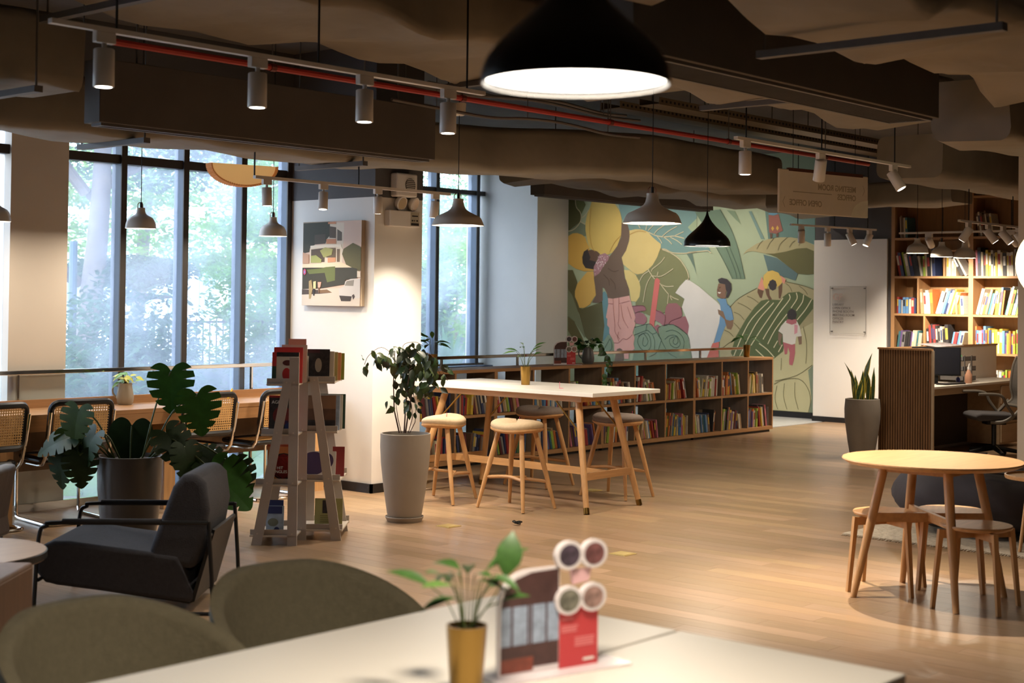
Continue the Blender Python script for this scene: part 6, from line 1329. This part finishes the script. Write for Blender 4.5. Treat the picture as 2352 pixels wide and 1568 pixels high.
def ell(cx, cy, rx, ry, n=20): return [(cx + rx * math.cos(2 * PI * k / n), cy + ry * math.sin(2 * PI * k / n)) for k in range(n)]
ivory = mat('cover_card_ivory', (206, 192, 170), .6); olive_c = mat('cover_olive', (150, 146, 92), .6); orange_c = mat('cover_orange', (204, 98, 38), .5); redc = mat('cover_signal_red', (186, 40, 36), .5); purp = mat('cover_plum', (72, 52, 84), .5); darkc = mat('cover_dark_photo', (40, 34, 34), .5, noise=.6, scale=40); brownc = mat('cover_brown_photo', (96, 66, 48), .5, noise=.3, scale=12); bluec = mat('cover_blue_grey', (150, 168, 190), .5, noise=.2, scale=20); greend = mat('cover_bottle_green', (30, 60, 44), .5); navy_c = mat('cover_deep_navy', (36, 48, 100), .5)
cover_book(rL, -.03, ZL[0], .19, .235, .012, .10, redc, 'tall red-backed book behind the cartoon cover, top left of rack', .1)
cover_book(rL, .0, ZL[0], .17, .25, .012, .16, ivory, 'pale tall book at the back of the top left rack tray', .1)
cover_book(rL, -.035, ZL[0], .175, .205, .014, .02, ivory, 'ivory book with red cartoon figure, top left of rack', .1, [('print_edge', greend, rect(0, 0, .16, .55)), ('print_edge', redc, rect(0, .55, .16, 1)), ('print_title', darkc, rect(.16, .86, 1, 1)), ('print_figure', redc, ell(.55, .30, .16, .2)), ('print_face', mat('print_maroon', (90, 34, 30), .6), ell(.58, .66, .19, .09))])
cover_book(rL, .0, ZL[0], .12, .285, .006, .30, mat('card_salmon', (206, 128, 108), .7), 'salmon pink card at the back of the top left rack tray', .05)
cover_book(rR, .115, 1.045, .165, .215, .014, .02, darkc, 'dark photographic cover book, top right of rack', .1, [('print_figure', mat('print_stone', (150, 140, 124), .6), ell(.55, .5, .14, .22)), ('print_title', mat('print_wine', (70, 26, 34), .6), rect(0, .88, .6, 1))])
for k, (mm, nm) in enumerate(((ivory, 'cream'), (mat('cover_khaki', (150, 134, 80), .5), 'khaki'), (mat('cover_salmon', (206, 138, 96), .5), 'salmon'), (mat('cover_olive_green', (128, 140, 50), .5), 'olive green'))):
    cover_book(rR, .145 + k * .016, 1.045, .16, .20 - .006 * k, .014, .05 + .06 * k, mm, '%s book behind the dark cover, top right of rack' % nm, .1)
t_, R_ = cover_book(rL, -.052, ZL[1], .17, .235, .02, .02, darkc, 'black and red book lettered AGE, second tray left', .08, [('print_figure', mat('print_dark_red', (110, 32, 30), .6), ell(.5, .5, .36, .26)), ('print_blue', navy_c, rect(.62, .12, .95, .36))])
for s_, z_, x_ in (('AGE', .195, -.07), ('D I', .012, -.075), ('TION', .012, .01)):
    o = text(s_, .03, print_w, t_, (x_, -.003 - .0 + z_ * math.sin(.08) - .001, z_), (PI / 2 - .08, 0, 0))
cover_book(rL, -.065, ZL[1], .17, .245, .016, .08, redc, 'red book behind the AGE cover, second tray left', .08)
cover_book(rR, .15, .715, .185, .235, .02, .02, brownc, 'brown landscape cover book, second tray right', .08, [('print_band', darkc, rect(0, 0, 1, .3)), ('print_sky', mat('print_sand', (132, 98, 72), .6), rect(0, .62, 1, 1))])
for k in range(3): cover_book(rR, .18 + .012 * k, .715, .17, .235, .014, .06 + .06 * k, (bluec, ivory, greend)[k], '%s book behind the landscape cover, second tray right' % ('blue-grey', 'ivory', 'bottle green')[k], .1)
t_, R_ = cover_book(rL, -.05, ZL[2], .19, .24, .018, .02, orange_c, 'orange book with red disc lettered HIT SINGLES, third tray left', .06, [('print_ring', blackm, ell(.56, .47, .44, .36)), ('print_disc', redc, ell(.56, .47, .415, .335))])
for s_, z_ in (('HIT', .095), ('SINGLES', .07)): text(s_, .026, print_w, t_, (-.01, -.006 + z_ * math.sin(.06), z_), (PI / 2 - .06, 0, 0), align='CENTER')
cover_book(rL, -.07, ZL[2], .17, .25, .014, .07, mat('cover_rust', (176, 76, 40), .5), 'rust red book behind the HIT SINGLES cover', .06)
cover_book(rR, .125, .39, .24, .19, .02, .02, mat('cover_white_card', (206, 196, 186), .5), 'white book with plum blob print, third tray right', .3, [('print_blob', purp, ell(.38, .56, .36, .42)), ('print_blob', purp, ell(.78, .66, .16, .26))])
cover_book(rR, .245, .39, .08, .20, .016, .20, mat('cover_wine_red', (130, 34, 32), .5), 'narrow red book at the right of the third tray', .1)
t_, R_ = cover_book(rL, -.09, ZL[3], .115, .185, .012, .02, bluec, 'pale blue booklet with navy title, bottom left tray', .12, [('print_title', navy_c, rect(.1, .72, .9, .98)), ('print_tree', mat('print_sage', (112, 120, 108), .6), ell(.4, .42, .3, .14)), ('print_figure', navy_c, ell(.62, .14, .16, .12))])
cover_book(rL, -.10, ZL[3], .11, .215, .012, .07, navy_c, 'navy booklet behind the pale blue one, bottom left tray', .12)
cover_book(rR, .20, .06, .185, .195, .02, .06, olive_c, 'olive book with dark photo, bottom right tray', .08, [('print_photo', darkc, rect(.28, .5, .72, .94))] + [('print_line', mat('print_olive_text', (112, 106, 60), .6), rect(.2, .12 + .07 * k, .85, .145 + .07 * k)) for k in range(5)])
# ---------------------------------------------------------------- plants
def leaf_mesh(name, prof, m, fold=.22, curl=.25, nz=0.0):
    """unit leaf along +y, normal +z; prof = [(t, halfwidth)]"""
    V = []; F = []
    for t, w in prof:
        z = -curl * t * t + nz * math.sin(t * 9)
        V += [(-w, t, z + fold * w), (0, t, z), (w, t, z + fold * w)]
    for k in range(len(prof) - 1):
        a, b = 3 * k, 3 * k + 3; F += [(a, a + 1, b + 1, b), (a + 1, a + 2, b + 2, b + 1)]
    me = bpy.data.meshes.new(name); me.from_pydata(V, [], F); me.materials.append(m)
    me.polygons.foreach_set('use_smooth', [True] * len(F)); return me
OV = [(0, .01), (.12, .16), (.3, .26), (.5, .27), (.7, .19), (.88, .07), (1, .002)]
LA = [(0, .008), (.15, .07), (.35, .145), (.55, .16), (.75, .115), (.9, .045), (1, .002)]
HE = [(-.08, .16), (0, .30), (.15, .40), (.35, .40), (.55, .30), (.78, .14), (1, .003)]
tree_l = [leaf_mesh('tree_leaf_a', OV, leaf_dark), leaf_mesh('tree_leaf_b', OV, mat('leaf_dark_olive', (62, 74, 36), .35, noise=.3, scale=6), .15, .4), leaf_mesh('tree_leaf_c', OV, mat('leaf_deep', (34, 46, 28), .4, noise=.2, scale=6), .3, .1)]
lily_l = [leaf_mesh('lily_leaf_a', LA, mat('lily_green', (58, 92, 40), .38, noise=.25, scale=6), .3, .35), leaf_mesh('lily_leaf_b', LA, mat('lily_pale', (92, 126, 60), .38, noise=.25, scale=6), .3, .15)]
poth_l = [leaf_mesh('pothos_leaf_a', HE, mat('pothos_green', (62, 112, 44), .38, noise=.3, scale=6), .25, .3), leaf_mesh('pothos_leaf_b', HE, mat('pothos_dark', (42, 74, 34), .38, noise=.3, scale=6), .25, .2)]
lime_l = [leaf_mesh('lime_leaf_a', OV, leaf_lite, .25, .3), leaf_mesh('lime_leaf_b', OV, mat('leaf_yellow', (190, 186, 62), .42, noise=.25), .25, .3), leaf_mesh('lime_leaf_c', OV, mat('leaf_fresh', (96, 140, 48), .42, noise=.25), .25, .3)]
prn = random.Random(5)
def orient(d, nrm):
    y = Vector(d).normalized(); z = Vector(nrm); z = (z - y * z.dot(y)); z = z.normalized() if z.length > 1e-3 else y.orthogonal().normalized(); return Matrix((y.cross(z), y, z)).transposed()
def put_leaf(me, parent, p, d, nrm, s, name='leaf', sx=1.0):
    o = bpy.data.objects.new(name, me); C.objects.link(o); o.parent = parent
    o.matrix_local = Matrix.Translation(p) @ orient(d, nrm).to_4x4() @ Matrix.Diagonal((s * sx, s, s, 1)); return o
def W3(x, y, z): return EX * x + GX * y + Vector((0, 0, z))      # image right, away, up
TO = Vector((-.72, -.63, .28))
# tall planter tree
tp = thing('planter_tree', 'slender dark-leaved tree in the tall grey planter', 'plant', (7.50, 7.585, 0))
MB().lathe([(.0001, .012), (.115, .012), (.128, .06), (.155, .24), (.176, .42), (.183, .54), (.182, .635), (.170, .637), (.168, .60), (.0001, .60)], 48).build('planter', concrete, tp, True, ang=50)
MB().lathe([(.0001, 0), (.125, 0), (.142, .035), (.138, .038), (.122, .012), (.0001, .012)], 40).build('saucer', concrete, tp, True, ang=50)
MB().lathe([(.0001, .612), (.168, .606)], 32, cap=False).build('soil', soil, tp)
stems = [[(-.045, .637), (-.085, .80), (-.095, 1.0), (-.09, 1.22)], [(-.01, .637), (-.005, .78), (.01, .95), (.03, 1.15)], [(.0, .637), (.02, .8), (.055, 1.0), (.10, 1.12)], [(-.03, .637), (-.055, .74), (-.075, .86), (-.05, .95)], [(.03, .637), (.07, .72), (.075, .82), (.05, .92)], [(.02, .637), (.05, .75), (.04, .84), (.02, .93)]]
for k, s_ in enumerate(stems): MB().tube([W3(x, prn.uniform(-.02, .02) * i, z) for i, (x, z) in enumerate(s_)], [.006, .005, .004, .003] if k < 3 else [.003, .003, .002, .002], 6).build('stem', twig_m, tp, True)
arms = [[(-.09, 1.2), (-.18, 1.26), (-.27, 1.20), (-.31, 1.13)], [(.05, 1.18), (.16, 1.22), (.24, 1.12), (.30, 1.02)], [(0, 1.15), (-.03, 1.27), (.06, 1.30), (.12, 1.27)], [(.02, 1.1), (.12, 1.16), (.2, 1.14), (.25, 1.06)]]
for a_ in arms: MB().tube(bez([W3(x, prn.uniform(-.05, .05), z) for x, z in a_], 4), .002, 5).build('twig', twig_m, tp, True)
def scatter(n, cx, cz, rx, rz, size):
    for _ in range(n):
        a = prn.uniform(0, 2 * PI); r = math.sqrt(prn.random()); p = W3(cx + rx * r * math.cos(a), prn.uniform(-.13, .13), cz + rz * r * math.sin(a))
        d = W3(prn.uniform(-.6, .6), prn.uniform(-.5, .5), prn.uniform(-1, -.15)); put_leaf(prn.choice(tree_l), tp, p, d, TO + Vector((prn.uniform(-.8, .8), prn.uniform(-.8, .8), prn.uniform(-.2, .9))), size * prn.uniform(.75, 1.2))
scatter(84, 0, 1.17, .22, .10, .085); scatter(34, .09, 1.05, .14, .10, .082); scatter(16, -.02, .97, .09, .07, .07); scatter(16, -.04, .87, .11, .05, .065); scatter(6, .06, .83, .06, .04, .06); scatter(10, -.22, 1.18, .10, .06, .075); scatter(5, -.30, 1.13, .03, .03, .06); scatter(12, .25, 1.05, .07, .10, .075); scatter(8, .0, 1.27, .13, .03, .06)
# snake plant
sn = thing('snake_plant', 'yellow-edged snake plant in the grey planter by the slatted screen', 'plant', (13.86, 7.27, 0))
MB().lathe([(.0001, 0), (.118, 0), (.15, .18), (.182, .42), (.185, .52), (.176, .625), (.16, .628), (.155, .59), (.0001, .59)], 44).build('planter', mat('planter_darker', (128, 118, 106), .6, noise=.05), sn, True, ang=50)
MB().lathe([(.0001, .60), (.156, .595)], 28, cap=False).build('soil', soil, sn)
yel = mat('snake_edge_yellow', (206, 186, 78), .4); sng = mat('snake_green', (50, 70, 40), .35, noise=.4, scale=14, stretch=(1, 1, 4))
for k in range(13):
    x = prn.uniform(-.11, .11); L = prn.choice([.22, .27, .32, .36]); tx = x * prn.uniform(.6, 1.4) + prn.uniform(-.03, .03); gy = prn.uniform(-.08, .08); w = prn.uniform(.018, .026); tw = prn.uniform(-.7, .7)
    if k == 0: x, tx, L, w = .02, .12, .50, .024
    if k == 1: x, tx, L, w = -.04, -.17, .40, .014
    for mm, ww, nm, off in ((yel, w, 'leaf_edge', .0), (sng, w * .72, 'leaf', -.0025)):
        V = []; F = []
        for i in range(8):
            t = i / 7; p = W3(x + (tx - x) * t * t, gy * (1 + t * .4), .60 + L * t); a = tw * t; sd = W3(math.cos(a), math.sin(a), 0); hw = ww * (.65 + .5 * math.sin(PI * min(1, t * 1.05)) ** .8) * (1 if t < .75 else max(.04, (1 - t) / .25)); nn = sd.cross(Vector((0, 0, 1)))
            if nn.dot(TO) < 0: nn = -nn
            V += [p - sd * hw - nn * off, p + sd * hw - nn * off]
            if i: F.append((2 * i - 2, 2 * i - 1, 2 * i + 1, 2 * i))
        MB().add(V, F).build(nm, mm, sn)
# monstera
def monstera_mesh(name, m, slits, curl):
    out = [(0.0, -.02), (.10, -.16), (.26, -.22), (.42, -.12), (.50, .06), (.51, .24), (.46, .44), (.36, .64), (.22, .82), (.08, .96), (0, 1.0)]
    V = []; F = []
    P2 = bez([(x, y, 0) for x, y in out], 5)
    for s in (1, -1):
        pts = [Vector((p.x, p.y, 0)) for p in P2]; n = len(pts); o = len(V)
        for k, p in enumerate(pts):
            spine = Vector((0, max(.0, min(1, p.y * .92 + .04)), 0))
            inr = .30
            if slits and k in (17, 23, 29, 35, 40): q = spine.lerp(p, .5)
            else: q = p
            for f in (0, .5, 1):
                r = spine.lerp(q, f); V.append((s * r.x, r.y, .18 * r.x * r.x * 2 - curl * r.y * r.y + .10 * abs(r.x) - .16 * r.x ** 2 * 3))
        for k in range(n - 1):
            for f in (0, 1):
                a, b = o + 3 * k + f, o + 3 * k + 3 + f; F.append((a, a + 1, b + 1, b) if s > 0 else (a, b, b + 1, a + 1))
    me = bpy.data.meshes.new(name); me.from_pydata(V, [], F); me.materials.append(m); me.polygons.foreach_set('use_smooth', [True] * len(F)); return me
mon_g = mat('monstera_green', (52, 100, 34), .55, noise=.2, scale=4, spec=.25); mon_d = mat('monstera_dark', (36, 58, 30), .55, noise=.2, scale=4, spec=.25); mon_o = mat('monstera_olive', (66, 88, 40), .55, noise=.2, scale=4, spec=.25)
MO = [monstera_mesh('monstera_leaf_a', mon_g, True, .12), monstera_mesh('monstera_leaf_b', mon_d, True, .35), monstera_mesh('monstera_leaf_c', mon_o, True, .2), monstera_mesh('monstera_leaf_d', mon_d, False, .1)]
ms = thing('monstera', 'large monstera in the dark glossy planter beside the armchair', 'plant', (5.63, 8.28, 0))
MB().lathe([(.0001, 0), (.165, 0), (.185, .10), (.208, .34), (.213, .52), (.212, .555), (.198, .557), (.195, .52), (.0001, .52)], 48).build('planter', mat('planter_gloss', (80, 74, 70), .28, noise=.04), ms, True, ang=50)
MB().lathe([(.0001, .535), (.196, .528)], 32, cap=False).build('soil', soil, ms)
ML = [(388, 893, 95, -88, .0, 0, (0, 0, .15)), (458, 944, 92, -80, -.05, 0, (.15, 0, .1)), (182, 972, 78, -100, -.12, 2, (-.3, 0, .6)), (292, 1018, 88, -92, .06, 3, (0, 0, .3)), (135, 1012, 82, -165, -.1, 1, (-.3, 0, 1.2)),
      (212, 1025, 85, -120, -.16, 1, (-1.2, 0, .3)), (150, 1070, 80, -105, -.12, 1, (-.6, 0, .2)), (205, 1070, 72, -80, -.2, 1, (.5, 0, .1)), (415, 1018, 92, -50, -.15, 1, (.5, 0, 1.2)), (445, 1050, 75, -75, -.2, 1, (1.2, 0, .2)), (500, 1055, 80, -25, -.12, 1, (.2, 0, 1.1)), (540, 1105, 118, -40, -.2, 0, (.3, 0, .7)), (175, 1015, 70, -60, -.05, 2, (-.2, 0, .8)), (560, 1090, 80, -60, -.12, 1, (.5, 0, .6))]
for px, py, L, ang, dep, kind, tl in ML:
    c = Vector(((px - 296) / 347, dep, .531 - (py - 1055) / 347)); a = math.radians(ang); d2 = Vector((math.cos(a), 0, math.sin(a))); s_ = L / 347
    b = c - d2 * s_ * .42; base = W3(b.x, b.y, b.z); dv = W3(d2.x, -.15, d2.z); nrm = TO.normalized() + W3(*tl) * .8
    put_leaf(MO[kind], ms, base, dv, nrm, s_ * 1.02, sx=1.12)
    root = W3(max(-.12, min(.12, b.x * .3)), b.y * .2, .53); mid = (root + base) / 2 + Vector((0, 0, .05 + .12 * abs(b.x)))
    MB().tube(bez([root, mid, base], 5), .006, 6).build('petiole', stem_m, ms, True)
# small potted plants
def gold_plant(label, loc, n, seed, h=.17, s=.085, ribbed=True, lush=1.0):
    r = random.Random(seed); t = thing('potted_lily', label, 'plant', loc, 0, 'leafy plants in gold pots')
    MB().lathe([(.0001, 0), (.034, 0), (.036, .004), (.046, .148), (.0465, .152), (.043, .152), (.042, .135), (.0001, .135)], 32).build('pot', brass, t, True, ang=50)
    MB().lathe([(.0001, .142), (.0425, .140)], 20, cap=False).build('soil', soil, t)
    for k in range(n):
        a = 2 * PI * k / n + r.uniform(-.4, .4); sp = r.uniform(.25, 1.0) * lush; e = Vector((math.cos(a) * .09 * sp, math.sin(a) * .09 * sp, .145 + h * r.uniform(.45, 1.05)))
        b = Vector((math.cos(a) * .012, math.sin(a) * .012, .135)); mid = (b + e) / 2 + Vector((0, 0, .02))
        MB().tube(bez([b, mid, e], 4), .0016, 5).build('stem', stem_m, t, True)
        d = Vector((math.cos(a), math.sin(a), r.uniform(-.2, .9))); put_leaf(lily_l[k % 2] if r.random() < .4 else lily_l[0], t, e, d, Vector((0, 0, 1)) + TO * .4, s * r.uniform(.8, 1.25), sx=1.1)
    return t
fp = gold_plant('leafy plant in a gold pot in the foreground', (2.40, 2.225, .7405), 15, 3, .13, .085, lush=.95)
put_leaf(lily_l[0], fp, W3(.085, -.01, .26), W3(.15, 0, 1), TO, .10, sx=1.9)
MB().tube(bez([(0, 0, .14), W3(.05, 0, .2), W3(.085, -.01, .262)], 4), .0018, 5).build('stem', stem_m, fp, True)
gold_plant('leafy plant in a gold pot on the white bar table', (9.19, 7.89, .9125), 9, 8, .19, .10)
gold_plant('leafy plant in a gold pot at the right end of the low bookshelf', (15.66, 9.81, .9325), 8, 12, .13, .13)
gold_plant('leafy plant in a gold pot behind the slender tree', (10.04, 9.80, .9325), 12, 15, .16, .13)
def jug(t, m, s=1.0):
    MB().lathe([(.0001, 0), (.05 * s, 0), (.062 * s, .02 * s), (.066 * s, .06 * s), (.056 * s, .12 * s), (.050 * s, .15 * s), (.053 * s, .165 * s), (.049 * s, .165 * s), (.046 * s, .14 * s), (.0001, .14 * s)], 32).build('jug', m, t, True, ang=50)
    MB().tube(bez([W3(-.05 * s, 0, .145 * s), W3(-.09 * s, 0, .14 * s), W3(-.095 * s, 0, .09 * s), W3(-.063 * s, 0, .05 * s)], 5), .007 * s, 8).build('handle', m, t, True)
    MB().lathe([(.0001, .147 * s), (.046 * s, .145 * s)], 20, cap=False).build('soil', soil, t)
j1 = thing('jug_plant', 'lime green plant in a grey jug on the window counter', 'plant', (6.50, 9.64, .7755)); jug(j1, mat('jug_stone', (158, 148, 130), .45, noise=.06), 1.0)
for k in range(22):
    a = prn.uniform(0, 2 * PI); e = W3(math.cos(a) * .085 * prn.random() + .02, math.sin(a) * .05, .16 + prn.uniform(0, .10) * (1 - .2)); MB().tube([Vector((0, 0, .14)), (Vector((0, 0, .15)) + e) / 2 + Vector((0, 0, .02)), e], .0014, 5).build('stem', stem_m, j1)
    put_leaf(prn.choice(lime_l), j1, e, W3(math.cos(a), math.sin(a) * .5, prn.uniform(-.7, .5)), Vector((0, 0, 1)) + TO * .6, prn.uniform(.05, .085))
j2 = thing('jug_plant', 'trailing pothos in a slate jug on the low bookshelf', 'plant', (12.45, 9.80, .9325)); jug(j2, mat('jug_slate', (96, 98, 100), .35, noise=.06), 1.05)
for k in range(24):
    a = prn.uniform(0, 2 * PI); e = W3(math.cos(a) * .09, math.sin(a) * .05, .17 + prn.uniform(0, .11)); put_leaf(prn.choice(poth_l), j2, e, W3(math.cos(a), math.sin(a), prn.uniform(-.8, .5)), Vector((0, 0, 1)) + TO * .7, prn.uniform(.055, .085))
    MB().tube([Vector((0, 0, .14)), (Vector((0, 0, .16)) + e) / 2 + Vector((0, 0, .02)), e], .0014, 5).build('stem', stem_m, j2)
for vine in ([(.05, .18), (.13, .16), (.18, .08), (.20, -.02), (.16, -.12), (.18, -.2)], [(.05, .19), (.12, .2), (.17, .13), (.22, .05), (.24, -.06)]):
    P = bez([W3(x, -.26 * min(1, x / .15), z) for x, z in vine], 5); MB().tube(P, .0018, 5).build('vine', stem_m, j2, True)
    for k in range(4, len(P), 3): put_leaf(prn.choice(poth_l), j2, P[k], W3(prn.uniform(-.7, .9), -.2, prn.uniform(-1, -.1)), TO, prn.uniform(.05, .08))
tag(MB().rbox((7.55, 9.70, .81), (.012, .006, .10), eul(0, .5, 0)).build('yellow_marker', mat('yellow_plastic', (236, 208, 60), .5)), 'yellow marker leaning on the counter back board', 'marker')
